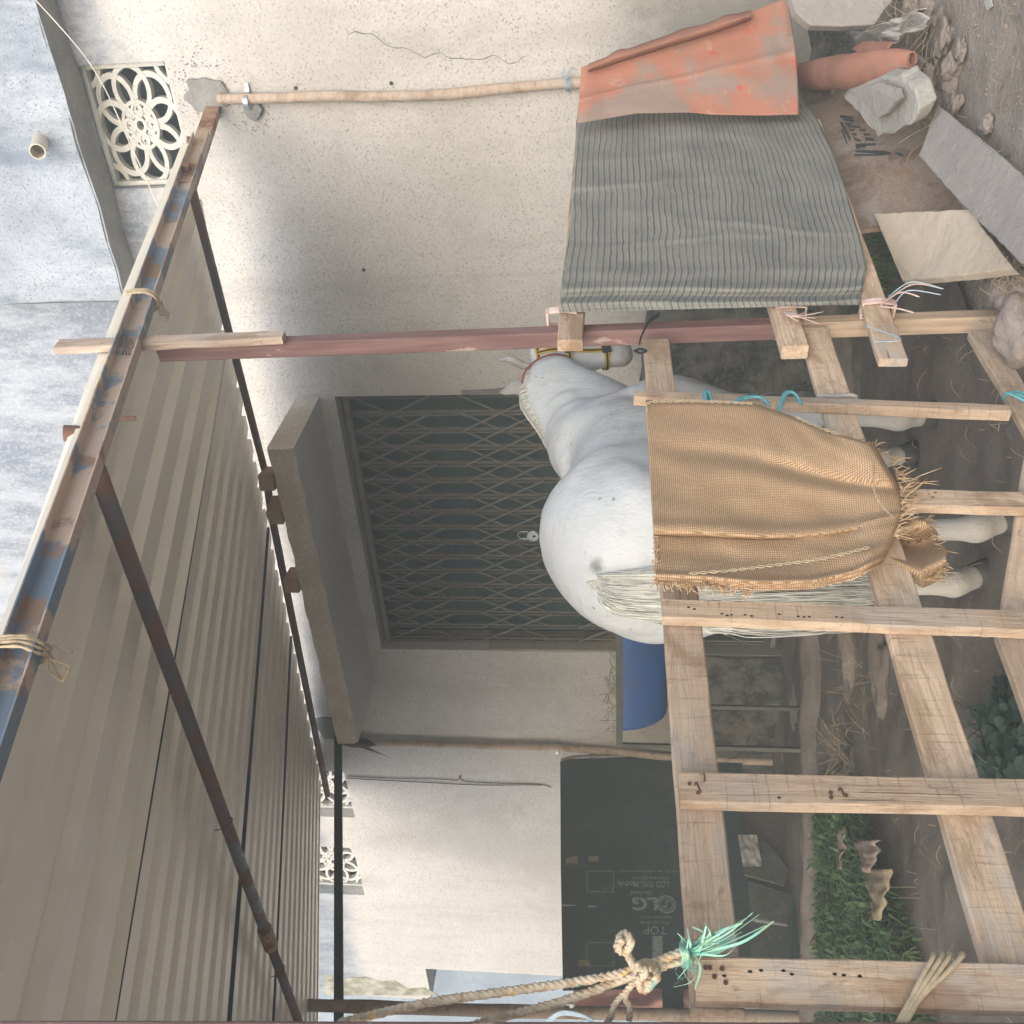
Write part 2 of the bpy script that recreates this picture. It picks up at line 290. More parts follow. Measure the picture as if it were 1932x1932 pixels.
# ------------------------------------------------------------------ builders
def link(name, me, mat, parent=None, smooth=False):
    o = bpy.data.objects.new(name, me); COL.objects.link(o)
    if mat and not me.materials: me.materials.append(M[mat] if isinstance(mat, str) else mat)
    if smooth:
        for p in me.polygons: p.use_smooth = True
    if parent: o.parent = parent; o.matrix_parent_inverse = parent.matrix_basis.inverted()
    return o
def tag(o, label=None, cat=None, group=None, kind=None):
    for k, v in (('label', label), ('category', cat), ('group', group), ('kind', kind)):
        if v: o[k] = v
    return o
def thing(name, label, cat, loc, group=None):
    o = bpy.data.objects.new(name, None); COL.objects.link(o); o.location = loc; o.empty_display_size = .1
    return tag(o, label, cat, group)
class MB:
    def __init__(s): s.v = []; s.f = []; s.uv = []
    def add(s, vs, fs): b = len(s.v); s.v += [tuple(x) for x in vs]; s.f += [tuple(i+b for i in f) for f in fs]; return s
    def box(s, o, x, y, z):          # o corner-centred, half vectors
        vs = [o+x*a+y*b+z*c for c in (-1, 1) for b in (-1, 1) for a in (-1, 1)]
        return s.add(vs, [(0, 2, 3, 1), (4, 5, 7, 6), (0, 1, 5, 4), (2, 6, 7, 3), (0, 4, 6, 2), (1, 3, 7, 5)])
    def slab(s, poly, d):            # polygon of points, extruded by vector d
        n = len(poly); vs = list(poly)+[p+d for p in poly]
        return s.add(vs, [tuple(range(n)), tuple(range(2*n-1, n-1, -1))]+[(i, i+n, (i+1) % n+n, (i+1) % n) for i in range(n)])
    def tube(s, pts, r, n=8, cap=True, flat=1, roll=0):
        pts = [V(p) for p in pts]; k = len(pts); rs = r if isinstance(r, (list, tuple)) else [r]*k
        vs = []; t0 = (pts[1]-pts[0]).normalized(); ref = V((0, 0, 1)) if abs(t0.z) < .9 else V((1, 0, 0))
        x = t0.cross(ref).normalized()
        for i, p in enumerate(pts):
            tt = (pts[min(i+1, k-1)]-pts[max(i-1, 0)]).normalized(); x = (x-tt*x.dot(tt))
            x = x.normalized() if x.length > 1e-6 else tt.orthogonal().normalized(); y = tt.cross(x)
            for j in range(n):
                a = 2*pi*j/n+roll; vs.append(p+(x*cos(a)+y*sin(a)*flat)*rs[i])
        fs = [(i*n+j, i*n+(j+1) % n, (i+1)*n+(j+1) % n, (i+1)*n+j) for i in range(k-1) for j in range(n)]
        if cap: fs += [tuple(range(n-1, -1, -1)), tuple((k-1)*n+j for j in range(n))]
        return s.add(vs, fs)
    def ring(s, pts, **k): return s.tube(pts+[pts[0]], cap=False, **k)
    def grid(s, fn, nu, nv, uvf=None):
        vs = [fn(i/nu, j/nv) for j in range(nv+1) for i in range(nu+1)]
        fs = [(j*(nu+1)+i, j*(nu+1)+i+1, (j+1)*(nu+1)+i+1, (j+1)*(nu+1)+i) for j in range(nv) for i in range(nu)]
        if uvf: s.uv = [uvf(V(p), i % (nu+1)/nu, (i//(nu+1))/nv) for i, p in enumerate(vs)]
        return s.add(vs, fs)
    def build(s, name, mat, parent=None, smooth=False):
        me = bpy.data.meshes.new(name); me.from_pydata(s.v, [], s.f)
        if s.uv:
            l = me.uv_layers.new(); 
            for lp in me.loops: l.data[lp.index].uv = s.uv[lp.vertex_index]
        me.update(); return link(name, me, mat, parent, smooth)
def solid(o, th, bev=0):
    m = o.modifiers.new('solid', 'SOLIDIFY'); m.thickness = th; m.offset = 0
    if bev: b = o.modifiers.new('bevel', 'BEVEL'); b.width = bev; b.segments = 2
    return o
def bevel(o, w, seg=2):
    b = o.modifiers.new('bevel', 'BEVEL'); b.width = w; b.segments = seg; b.limit_method = 'ANGLE'; return o
def board(name, a, b, w, th, n, mat='wood', parent=None, jit=.003, w2=None, bow=0):
    """sawn board: a,b ends of the middle line of its front face, n = outward normal"""
    a, b = V(a), V(b); L = (b-a).length; x = (b-a)/L; n = (n-x*n.dot(x)).normalized(); y = n.cross(x); w2 = w2 or w
    k = max(3, int(L/.06)); vs = []; sd_ = random.random()*50; be = min(.004, th*.2)
    for i in range(k+1):
        t_ = i/k; hw = (w+(w2-w)*t_)/2; xx = L*t_; bz = bow*sin(pi*t_)
        e = [noise.noise(V((xx*7, sd_+q*9, 0)))*jit for q in range(4)]
        prof = [(-hw+be+e[0], 0+e[2]*.3), (hw-be+e[1], 0+e[3]*.3), (hw+e[1], -be), (hw+e[1]*.8, -th+be), (hw-be+e[1], -th), (-hw+be+e[0], -th), (-hw+e[0]*.8, -th+be), (-hw+e[0], -be)]
        if i in (0, k): xx += (e[0]*1.5)
        vs += [(xx, p, q+bz) for p, q in prof]
    fs = [(i*8+j, i*8+(j+1) % 8, (i+1)*8+(j+1) % 8, (i+1)*8+j) for i in range(k) for j in range(8)]
    fs += [tuple(range(7, -1, -1)), tuple(k*8+j for j in range(8))]
    me = bpy.data.meshes.new(name); me.from_pydata(vs, [], fs); me.update()
    o = bpy.data.objects.new(name, me); COL.objects.link(o); me.materials.append(M[mat])
    o.matrix_basis = Matrix(((x.x, y.x, n.x, a.x), (x.y, y.y, n.y, a.y), (x.z, y.z, n.z, a.z), (0, 0, 0, 1)))
    if parent: o.parent = parent; o.matrix_parent_inverse = parent.matrix_basis.inverted()
    return o
def rock(name, c, size, mat='stone', parent=None, sub=3, rough=.28, rot=0, flat=0, sharp=1):
    bm = bmesh.new(); bmesh.ops.create_icosphere(bm, subdivisions=sub, radius=1); sd_ = V((random.random()*99, random.random()*99, 3))
    for v in bm.verts:
        p = v.co.copy(); d = noise.noise(p*1.1*sharp+sd_)*rough*1.3+noise.noise(p*2.7+sd_)*rough*.5+noise.noise(p*6+sd_)*rough*.3+noise.noise(p*14+sd_)*rough*.07-max(0, noise.noise(p*2+sd_*2)-.1)*rough*.45
        if flat: p = V([math.copysign(abs(q)**(1-flat), q) for q in p])
        v.co = p*(1+d)
        v.co = Matrix.Rotation(rot, 3, 'Z') @ V((v.co.x*size[0], v.co.y*size[1], v.co.z*size[2])) + V(c)
    me = bpy.data.meshes.new(name); bm.to_mesh(me); bm.free(); return link(name, me, mat, parent, True)
def spline(pts, n=8):
    """Catmull-Rom through pts"""
    pts = [V(p) for p in pts]; out = []
    for i in range(len(pts)-1):
        p0, p1, p2, p3 = pts[max(i-1, 0)], pts[i], pts[i+1], pts[min(i+2, len(pts)-1)]
        for j in range(n):
            t_ = j/n; out.append(.5*((2*p1)+(p2-p0)*t_+(2*p0-5*p1+4*p2-p3)*t_*t_+(3*p1-p0-3*p2+p3)*t_**3))
    return out+[pts[-1]]
def poly_at(pl, t_):
    """point at fraction t_ of a polyline of 2-tuples"""
    n = len(pl)-1; i = min(int(t_*n), n-1); f_ = t_*n-i
    return tuple(pl[i][k]+(pl[i+1][k]-pl[i][k])*f_ for k in range(2))
def rope(path, r, name, mat, parent=None, strands=3, pitch=.035, sub=6):
    c = spline(path, sub); m = MB()
    dense = []; 
    for i in range(len(c)-1):
        k = max(1, int((c[i+1]-c[i]).length/.007)); dense += [c[i].lerp(c[i+1], j/k) for j in range(k)]
    dense.append(c[-1]); L = 0; ang = []; 
    for i, p in enumerate(dense): L += (p-dense[i-1]).length if i else 0; ang.append(2*pi*L/pitch)
    x = (dense[1]-dense[0]).orthogonal().normalized(); fr = []
    for i, p in enumerate(dense):
        tt = (dense[min(i+1, len(dense)-1)]-dense[max(i-1, 0)]).normalized(); x = (x-tt*x.dot(tt)).normalized(); fr.append((x.copy(), tt.cross(x)))
    for s_ in range(strands):
        ph = 2*pi*s_/strands
        m.tube([p+(fr[i][0]*cos(ang[i]+ph)+fr[i][1]*sin(ang[i]+ph))*r*.52 for i, p in enumerate(dense)], r*.55, 6)
    return m.build(name, mat, parent, True)

# ------------------------------------------------------------------ ground
def zg(x, y):
    p = V((x, y, 0)); d = (p-P1).dot(NF)          # >0 on the road side
    s_ = (p-P1).dot(A)
    z = noise.noise(p*.9)*.03+noise.noise(p*3.1)*.018+noise.noise(p*9)*.007
    if d < -.25: z = z*.8-.01
    bank = max(0, min(1, (d-.55)/.8))*max(0, min(1, (s_+.2)/.6)); z += bank*.05
    if y > 25 or abs(x) > 15: z *= .3
    return z
xs = [-22, -15, -9]+[-6+i*.045 for i in range(int(11/.045))]+[5.2, 7, 10, 16, 22]
ys = [-14, -8, -2, 0, .8]+[1.4+i*.045 for i in range(int(8.4/.045))]+[10, 11, 13, 18, 26]
m = MB(); m.v = [(x, y, zg(x, y)) for y in ys for x in xs]; nx = len(xs)
m.f = [(j*nx+i, j*nx+i+1, (j+1)*nx+i+1, (j+1)*nx+i) for j in range(len(ys)-1) for i in range(nx-1)]
tag(m.build('ground', 'soil', smooth=True), kind='structure')
# trampled floor of the pen, a slightly raised crust over the soil
def pen_uv(s_, d_): p = P1 + A*s_ - NF*d_; return V((p.x, p.y, zg(p.x, p.y)+.02+noise.noise(p*2.2)*.03+noise.noise(p*6)*.012))
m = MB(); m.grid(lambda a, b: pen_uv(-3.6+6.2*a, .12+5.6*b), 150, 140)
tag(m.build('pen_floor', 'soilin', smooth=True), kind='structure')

# ------------------------------------------------------------------ house
house = thing('building', 'white plastered house wall with scissor gate, canopy slab and lattice vents behind the pen', 'building', wall(3, 0))
sR, sL = -3.2, ws(wp(700, 1880))
g0, g1, gt = ws(wp(639, 748)), ws(wp(710, 1224)), 3.37
o0 = ws(wp(900, 1833)); oz = wp(803, 1830).z
vents = []
def ventbox(tl, bl, tr):  # top-right..: pixel corners in the photo -> s0,s1,z0,z1
    pass
VN = [(-.24, .50, 4.02, 4.60)]
va = wp(666, 1600); vb = wp(712, 1690); VN.append((ws(va), ws(vb), va.z, va.z+.60)); va = wp(648, 1452); vb = wp(680, 1543); VN.append((ws(va)+.03, ws(vb), va.z, va.z+.60))
hol = [(g0, g1, -1, gt), (o0, sL+1, -1, oz)]+VN
ss = sorted({sR, sL}|{round(h[i], 4) for h in hol for i in (0, 1) if sR < h[i] < sL}); zs = sorted({-.3, 9.0}|{round(h[i], 4) for h in hol for i in (2, 3) if h[i] > -.3})
m = MB()
for i in range(len(ss)-1):
    for j in range(len(zs)-1):
        sm, zm = (ss[i]+ss[i+1])/2, (zs[j]+zs[j+1])/2
        if any(h[0] < sm < h[1] and h[2] < zm < h[3] for h in hol): continue
        m.add([wall(ss[i], zs[j]), wall(ss[i+1], zs[j]), wall(ss[i+1], zs[j+1]), wall(ss[i], zs[j+1])], [(0, 1, 2, 3)])
D = .26
for h in hol:                                          # reveals
    a, b, c, d = h[0], min(h[1], sL), max(h[2], -.3), h[3]
    m.add([wall(a, c), wall(a, d), wall(a, d, -D), wall(a, c, -D)], [(0, 1, 2, 3)])
    if h[1] < sL: m.add([wall(b, c), wall(b, d), wall(b, d, -D), wall(b, c, -D)], [(0, 1, 2, 3)])
    m.add([wall(a, d), wall(b, d), wall(b, d, -D), wall(a, d, -D)], [(0, 1, 2, 3)])
    if h[2] > 0: m.add([wall(a, c), wall(b, c), wall(b, c, -D), wall(a, c, -D)], [(0, 1, 2, 3)])
m.add([wall(sL, oz), wall(sL, 9), wall(sL, 9, -2.5), wall(sL, oz, -2.5)], [(0, 1, 2, 3)])
m.build('wall', 'plaster', house)
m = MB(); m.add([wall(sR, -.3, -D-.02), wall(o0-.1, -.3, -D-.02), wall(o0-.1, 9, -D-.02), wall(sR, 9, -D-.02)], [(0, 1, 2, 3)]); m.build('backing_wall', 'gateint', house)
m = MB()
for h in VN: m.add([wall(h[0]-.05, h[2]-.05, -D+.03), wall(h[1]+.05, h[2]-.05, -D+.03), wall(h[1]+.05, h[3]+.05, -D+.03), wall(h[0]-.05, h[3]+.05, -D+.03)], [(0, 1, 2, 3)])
tag(m.build('vent_shade_panel', 'dark', house), kind='stuff')  # dark panels standing in for the shade inside the vent recesses
# plinths of rough rubble
def plinth(s0, s1, h0, h1, off):
    m = MB(); n = int((s1-s0)/.04)
    def fn(a, b):
        s_ = s0+(s1-s0)*a; h = h0+(h1-h0)*a; z = -.1+(h+.1)*b
        e = noise.noise(V((s_*4, z*4, 2)))*.03+noise.noise(V((s_*13, z*13, 5)))*.014+off*(1 if b < 1 else -.5)
        return wall(s_, z+(noise.noise(V((s_*5, 0, 0)))*.05*b), max(e, .004 if b < 1 else -.02))
    return m.grid(fn, n, 34).build('plinth', 'plinth2', house, True)
plinth(sR, .4, .26, .30, .03); plinth(.405, g0-.01, 1.1, 1.22, .035); plinth(g1+.004, o0-.02, .88, .8, .035)
# chipped render band along the gate's right jamb and threshold
m = MB(); jb = [wp(u_, v_, .012) for u_, v_ in ((870, 738), (930, 735), (985, 727), (1010, 728), (1060, 725), (1075, 746), (872, 745))]
m.slab(jb, -NW*.02).build('render_patch', 'patch', house)
# upper storey band standing proud of the wall
b0 = wp(60, 0, .28); b1 = wp(240, 570, .28); bt = wall(ws(b1), 0); se = ws(b1); zb = (b0.z+b1.z)/2
m = MB()
def band(a, b): s_ = sR+(se-sR)*a; return wall(s_, zb+(9-zb)*b+noise.noise(V((s_*3, b*9, 0)))*.02*(1 if b == 0 else 0), .26+noise.noise(V((s_*2.2, b*7, 1)))*.05+noise.noise(V((s_*7, b*24, 1)))*.012)
m.grid(band, 120, 90); m.build('upper_wall', 'plblue', house, True)
m = MB(); m.grid(lambda a, b: wall(sR+(se-sR)*a, zb+.012+noise.noise(V(((sR+(se-sR)*a)*3, 0, 0)))*.02, .003+.262*b), 120, 3)
m.grid(lambda a, b: wall(se, zb+(9-zb)*a, .003+.265*b), 30, 2); m.build('upper_wall_soffit', 'patch', house)
# canopy slab over the gate
cz0, cz1 = 3.485, 3.655; c0, c1 = 2.03, 4.83
def cpt(s_, z, o_): return wall(s_, z, o_)
m = MB(); k = 70
def canopy_ring(i):
    s_ = c0-.01+(c1-c0)*i/k; e = [noise.noise(V((s_*6, q*5., 0)))*.012 for q in range(4)]
    return [cpt(s_, cz0+e[0]*.3, .002), cpt(s_, cz0+e[1]-.01, .70+e[2]), cpt(s_, cz0+.02+e[1], .725+e[2]), cpt(s_, cz1-.015+e[3], .73+e[2]*1.2), cpt(s_, cz1+e[3], .70+e[0]), cpt(s_, cz1, .002)]
for i in range(k+1): m.v += [tuple(p) for p in canopy_ring(i)]
for i in range(k):
    for j in range(6): m.f.append((i*6+j, i*6+(j+1) % 6, (i+1)*6+(j+1) % 6, (i+1)*6+j))
m.f += [(5, 4, 3, 2, 1, 0), tuple(k*6+j for j in range(6))]
can = m.build('canopy_slab', 'concrete', house); can.data.materials.append(M['concsmooth'])
for i in range(k): can.data.polygons[i*6].material_index = 1
# beige tiles on the gate's left reveal
tz = [wp(u_, 1240).z for u_ in (922, 1012, 1101, 1190)]
for i in range(3):
    m = MB(); a, b = tz[i]-.004, tz[i+1]+.004
    m.box(wall(g1-.004, (a+b)/2, -.125), W*.006, NW*.115, UP*((a-b)/2)); bevel(m.build('tile', 'tile', house), .002)
# drain pipe out of the upper wall
pc = gp(75, 272, WP, NW, .30); pd = (NW*.9-UP*.32-W*-.1).normalized()
dp = thing('drain_pipe', 'short cream plastic drain pipe sticking out of the blue upper wall', 'pipe', pc)
m = MB(); m.tube([pc-pd*.10, pc+pd*.13], .046, 20, False); m.tube([pc+pd*.13, pc-pd*.02], .040, 20, False)
m.add([pc+pd*.13+(pd.orthogonal().normalized()*0) for _ in range(0)], [])
def annulus(m, c, x, y, r0, r1, n=24): m.add([c+(x*cos(2*pi*i/n)+y*sin(2*pi*i/n))*r for i in range(n) for r in (r0, r1)], [(2*i, 2*i+1, (2*i+3) % (2*n), (2*i+2) % (2*n)) for i in range(n)])
ox = pd.orthogonal().normalized(); annulus(m, pc+pd*.13, ox, pd.cross(ox), .040, .046, 20); m.build('pipe_wall', 'pvc', dp, True)
m = MB(); m.tube([pc+pd*.02, pc+pd*.03], .0395, 20); m.build('bore', 'pvcin', dp)

# ------------------------------------------------------------------ lattice vents
def lattice(parent, s0, s1, z0, z1, dep):
    cs, cz_ = (s0+s1)/2, (z0+z1)/2; w, h = (s1-s0)/2, (z1-z0)/2; fr = .032; rt = .014
    m = MB()
    for (a, b, c, d) in ((s0, s1, z0, z0+fr), (s0, s1, z1-fr, z1), (s0, s0+fr, z0+fr, z1-fr), (s1-fr, s1, z0+fr, z1-fr)):
        m.box(wall((a+b)/2, (c+d)/2, -dep-.035), W*((b-a)/2-.001), UP*((d-c)/2-.0005), NW*.035)
    bevel(m.build('frame', 'jali', parent), .006)
    U = min(w, h)-fr*.5; m = MB(); kx = (w-fr*.5)/U; kz = (h-fr*.5)/U
    dj = [0]
    def arc(cx_, cy_, r, t_=rt, n=40):
        dj[0] += .0011
        prev = None; pts = []
        for i in range(n+1):
            a = 2*pi*i/n; px_, pz_ = cx_+r*cos(a), cy_+r*sin(a)
            ins = abs(px_) < 1.03 and abs(pz_) < 1.03
            if ins: pts.append((a, px_, pz_))
            if (not ins or i == n) and len(pts) > 1: strip(pts, cx_, cy_, r, t_); 
            if not ins: pts = []
    def strip(pts, cx_, cy_, r, t_):
        vs = []
        for a, px_, pz_ in pts:
            for rr, oo in ((-t_, -dj[0]), (t_, -dj[0]), (t_, -.06), (-t_, -.06)):
                q = r+rr/U; vs.append(wall(cs+(cx_+q*cos(a))*U*kx, cz_+(cy_+q*sin(a))*U*kz, -dep-.008+oo))
        n = len(pts); m.add(vs, [(i*4+j, i*4+(j+1) % 4, i*4+4+(j+1) % 4, i*4+4+j) for i in range(n-1) for j in range(4)])
    arc(0, 0, .115, .009)
    for q in range(4): a = q*pi/2; arc(.25*cos(a), .25*sin(a), .11, .008)
    arc(0, 0, .40, .009)
    for q in range(4): a = q*pi/2; arc(.60*cos(a), .60*sin(a), .40)
    for q in range(4): a = pi/4+q*pi/2; arc(.62*cos(a), .62*sin(a), .40)
    for q in range(4): arc((1 if q < 2 else -1)*1.02, (1 if q % 2 else -1)*1.02, .34)
    m.build('lattice', 'jali', parent)
VL = ['largest cement flower lattice vent, high under the blue band beside the rusty beam', 'flower lattice vent in the far white wall, left of the two above the black beam', 'flower lattice vent in the far white wall partly hidden by the rusty pipe end']
for (a, b, c, d), lb in zip(VN, VL):
    tv = thing('lattice_vent', lb, 'vent', wall((a+b)/2, c, -.05), 'cement lattice vents'); lattice(tv, a+.004, b-.004, c+.004, d-.004, .05 if a < 1 else .1)

# ------------------------------------------------------------------ scissor gate
gate = thing('scissor_gate', 'closed brown collapsible steel gate in the dark doorway behind the white horse', 'gate', wall((g0+g1)/2, 0, -.1))
GZ0 = .1
m = MB(); m.box(wall((g0+g1)/2, gt-.05, -.10), W*((g1-g0)/2-.01), UP*.022, NW*.03); bevel(m.build('top_rail', 'gate', gate), .003)
m = MB(); m.box(wall((g0+g1)/2, GZ0, -.10), W*((g1-g0)/2-.01), UP*.02, NW*.03); m.build('bottom_rail', 'gate', gate)
NP = 17; gs = [g0+.05+(g1-g0-.10)*i/(NP-1) for i in range(NP)]
first = None
for i, s_ in enumerate(gs):
    m = MB(); zc, hh = (GZ0+gt)/2, (gt-GZ0)/2-.07
    if first is None:
        m.box(V((0, 0, 0))-W*.017, W*.004, UP*hh, NW*.012); m.box(W*.017, W*.004, UP*hh, NW*.012); m.box(-NW*.010, W*.0128, UP*hh, NW*.0022)
        first = m.build('picket', 'gate', gate).data; o = bpy.data.objects['picket']
    else: o = link('picket', first, None, gate)
    o.location = wall(s_, zc, -.10); o.matrix_parent_inverse = gate.matrix_basis.inverted()
dz = .57; ds = gs[2]-gs[0]; lk = {}
for sgn in (1, -1):
    d = (W*ds/2+UP*dz*sgn/2); wd_ = d.normalized().cross(NW); m = MB(); m.box(V((0, 0, 0)), d*1.04, wd_*.0078, NW*.0022); lk[sgn] = m
meshes = {}
zA, zB = wp(763, 980).z, wp(957, 980).z
for (zc, dd) in ((zA, 0), (zB, 0), (2*zB-zA, 0), (3*zB-2*zA, 0)):
    for i in range(0, NP-2):
        for sgn in (1, -1):
            if sgn not in meshes: o = lk[sgn].build('scissor_link', 'gate', gate); meshes[sgn] = o.data
            else: o = link('scissor_link', meshes[sgn], None, gate)
            o.location = wall(gs[i+1], zc, -.083+.005*sgn); o.matrix_parent_inverse = gate.matrix_basis.inverted()
pl = gp(1001, 1008, WP, NW, -.05)
pad = thing('padlock', 'round silver padlock hanging on the scissor gate above the horse', 'padlock', pl)
m = MB(); n_ = 24; m.slab([pl+(W*cos(2*pi*i/n_)+UP*sin(2*pi*i/n_))*.050-UP*.02 for i in range(n_)], NW*.026); bevel(m.build('lock_body', 'steel', pad, False), .006)
m = MB(); m.tube(spline([pl+W*-.032+UP*.0+NW*.013, pl-W*.032+UP*.07+NW*.013, pl+UP*.098+NW*.013, pl+W*.032+UP*.07+NW*.013, pl+W*.032+NW*.013], 6), .006, 8); m.build('shackle', 'steel', pad, True)
m = MB(); m.box(pl-UP*.03+NW*.027, W*.006, UP*.012, NW*.002); m.build('keyhole', 'hole', pad)

# ------------------------------------------------------------------ roof
rt_ = thing('roof', 'sloping beige corrugated metal roof sheets over the pen', 'roof', roof(-3, 3.2))
B0 = rb(rp(240, 640))-.13; sea = [rb(rp(315, 1430)), rb(rp(480, 1500)), (rb(rp(547, 1294))+rb(rp(540, 1850)))/2, rb(rp(612, 1485))]
edges = [B0]+sea; a0, a1 = -7.2, -.58
eA, eB = rp(186, 713, .046), rp(344, 298, .046)
def eb(a): return rb(eA)+(rb(eB)-rb(eA))*(a-ra(eA))/(ra(eB)-ra(eA))
edges[0] = min(eb(a0), eb(a1))-.01
for k in range(4):
    b0, b1 = edges[k]+(.001 if k else 0), edges[k+1]
    pts = []; b = b0; per = (.27, .22, .20, .21)[k]; nr = max(1, round((b1-b0)/per)); per = (b1-b0)/nr
    for r_i in range(nr):
        q = b0+per*r_i
        for f_, c_ in ((0, 0), (.48, 0), (.55, .034), (.70, .034), (.72, .026), (.76, .026), (.78, .034), (.92, .034), (.985, 0)): pts.append((q+f_*per, c_))
    pts.append((b1, 0)); pts = ([(b0, .0), (b0+.001, .09), (b0+.022, .09), (b0+.023, 0)]+[(b_+.023, c_) for b_, c_ in pts[1:-1]]+[pts[-1]]) if k else pts; m = MB(); na = 10; lift = .012*(k % 2)+.004*k
    for i in range(na+1):
        a = a0+(a1-a0)*i/na
        for (b_, c_) in pts:
            tilt = (b_-b0)/(b1-b0); b_ = max(b_, eb(a)) if k == 0 else b_; m.v.append(tuple(roof(a+.02*sin(b_*9)*(i == na), b_, c_*1.35+.034+.003*sin(a*1.3+k))))
    n_ = len(pts); m.f = [(i*n_+j, i*n_+j+1, (i+1)*n_+j+1, (i+1)*n_+j) for i in range(na) for j in range(n_-1)]
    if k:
        m2 = MB(); m2.add([roof(a, b0-.004+e_, .031) for a in (a0, a1) for e_ in (0, .008)]+[roof(a, b0-.004+e_, .05) for a in (a0, a1) for e_ in (0, .008)], [(0, 1, 3, 2), (0, 2, 6, 4), (1, 5, 7, 3)]); m2.build('seam_shade', m_flat('painted seam shade', (.07, .085, .095), .8, .2), rt_)  # dark strip painted in for the shade where the sheets overlap
    o = m.build('corrugated_sheet', 'sheet', rt_)
    o2 = o.modifiers.new('s', 'SOLIDIFY'); o2.thickness = .0012; o2.offset = 1
    if k == 0:   # turned up outer edge
        m = MB(); m.add([roof(a, eb(a)-e_, z_) for a in (a0, a1) for e_, z_ in ((0, .03), (.003, .056))], [(0, 1, 3, 2)]); m.build('edge_strip', 'sheet', rt_)
# beams
def channel(name, p, q, hgt, dep, mat, lb, side, upv, cat='beam'):
    """C channel from p to q (top outer line), web hgt, flanges dep towards side"""
    t_ = thing(name, lb, cat, p); x = (q-p).normalized(); y = side; th = .006
    prof = [(0, 0), (dep, 0), (dep, -th), (th, -th), (th, -hgt+th), (dep, -hgt+th), (dep, -hgt), (0, -hgt)]
    k = 24; m = MB()
    for i in range(k+1):
        c = p+(q-p)*(i/k); m.v += [tuple(c+y*a+upv*b) for a, b in prof]
    m.f = [(i*8+j, i*8+(j+1) % 8, (i+1)*8+(j+1) % 8, (i+1)*8+j) for i in range(k) for j in range(8)]+[tuple(range(7, -1, -1)), tuple(k*8+j for j in range(8))]
    bevel(m.build('channel', mat, t_), .0015, 1); return t_
bb = rb(rp(240, 640)); 
pw = roof(.25, bb-.02, -.005)
bA = rp(345, 410, -.0); 
q1, q0 = rp(203, 713, -.004), rp(2, 1262, -.004); bdir = (q1-q0).normalized(); q2 = q1+bdir*((rp(372, 300)-q1).dot(bdir))
channel('steel_beam', q0-bdir*1.5, q2, .088, .05, 'bluebeam', 'long blue flaking steel channel beam along the open edge of the roof', -Q_, RN)
q3 = q1+bdir*((rp(345, 395)-q1).dot(bdir)); q4 = q2+bdir*1.2
channel('steel_beam', q3-Q_*.012+RN*.004, q4-Q_*.012+RN*.004, .085, .05, 'rustbeam', 'short rusty brown channel beam let into the wall beside the lattice vent', Q_, RN)
# cement patches where the beams enter the wall
def blob(name, c, rs, rz, mat, lb, seed, th=.02):
    m = MB(); n = 28; pts = []
    for i in range(n):
        a = 2*pi*i/n; r_ = 1+noise.noise(V((cos(a)*1.6, sin(a)*1.6, seed)))*.45+noise.noise(V((cos(a)*5, sin(a)*5, seed)))*.15; pts.append(c+W*cos(a)*rs*r_+UP*sin(a)*rz*r_)
    m.slab([p-NW*.01 for p in pts], NW*(th+.01)); o = m.build(name, mat); tag(o, lb, 'cement patch'); bevel(o, .008); return o
blob('cement_patch', wp(388, 178), .10, .13, 'patch', 'round grey cement patch around the end of the rusty beam', 3)
blob('cement_patch', wp(480, 205, 0), .06, .055, 'patch', 'small grey cement patch under the clamp of the right hand pole', 5, .04)
blob('cement_patch', wp(622, 1372), .16, .12, 'patch', 'grey cement patch at the wall end of the black beam', 8)
random.seed(9); m = MB()
for c0_, n_, sp_ in (((388, 170), 150, .13), ((480, 212), 70, .08)):
    for _ in range(n_):
        a = random.uniform(0, 2*pi); r_ = sp_*(1+abs(random.gauss(0, .5))); c = wp(*c0_, .002)+W*cos(a)*r_+UP*sin(a)*r_*.9; q = random.uniform(.002, .007)
        m.add([c+W*cos(j*1.05)*q*random.uniform(.6, 1.3)+UP*sin(j*1.05)*q for j in range(6)], [tuple(range(6))])
tag(m.build('cement_splatter', 'patch', house), kind='stuff')
# black beam on the far side, parallel to the sheets
kb = gp(638, 1390, WP, NW, 0); tb = thing('steel_beam', 'straight black square steel beam running level below the far roof edge', 'beam', kb)
m = MB(); e = kb-R_*6.2; m.box((kb+R_*.1+e)/2, (kb+R_*.1-e)/2, Q_*.03, RN*.034); bevel(m.build('square_tube', 'darksteel', tb), .004)
# pipes
p1a, p1b = rp(182, 885, -.035), rp(575, 1960, -.045)
x1 = (p1b-p1a).normalized(); t1 = thing('roof_pipe', 'long rusty pipe crossing under the sheets, joined by a sleeve in the middle', 'pipe', p1a)
m = MB(); m.tube([p1a, p1a.lerp(p1b, .69)], .030, 16); m.build('pipe', 'rustpipe', t1, True)
m = MB(); m.tube([p1a.lerp(p1b, .67), p1a.lerp(p1b, .715)], .041, 16); bevel(m.build('sleeve', 'rustbeam', t1, True), .003)
m = MB(); m.tube([p1a.lerp(p1b, .69), p1b], .027, 16); m.build('pipe', 'rustpipe', t1, True)
for f_ in (.44, .775):
    c = p1a.lerp(p1b, f_); m = MB(); ux = x1.cross(RN).normalized(); m.tube(spline([c+RN*.045+ux*.05, c+ux*.035, c-RN*.034, c-ux*.035, c+RN*.045-ux*.045], 6), .0025, 6)
    tag(m.build('wire_loop', 'wire'), 'thin wire loop tying the %s of the long roof pipe to the sheets' % ('middle' if f_ < .6 else 'left end'), 'wire')
p2 = [rp(350, 310, -.03), rp(500, 890, -.03), rp(512, 970, -.04), rp(618, 1500, -.04)]
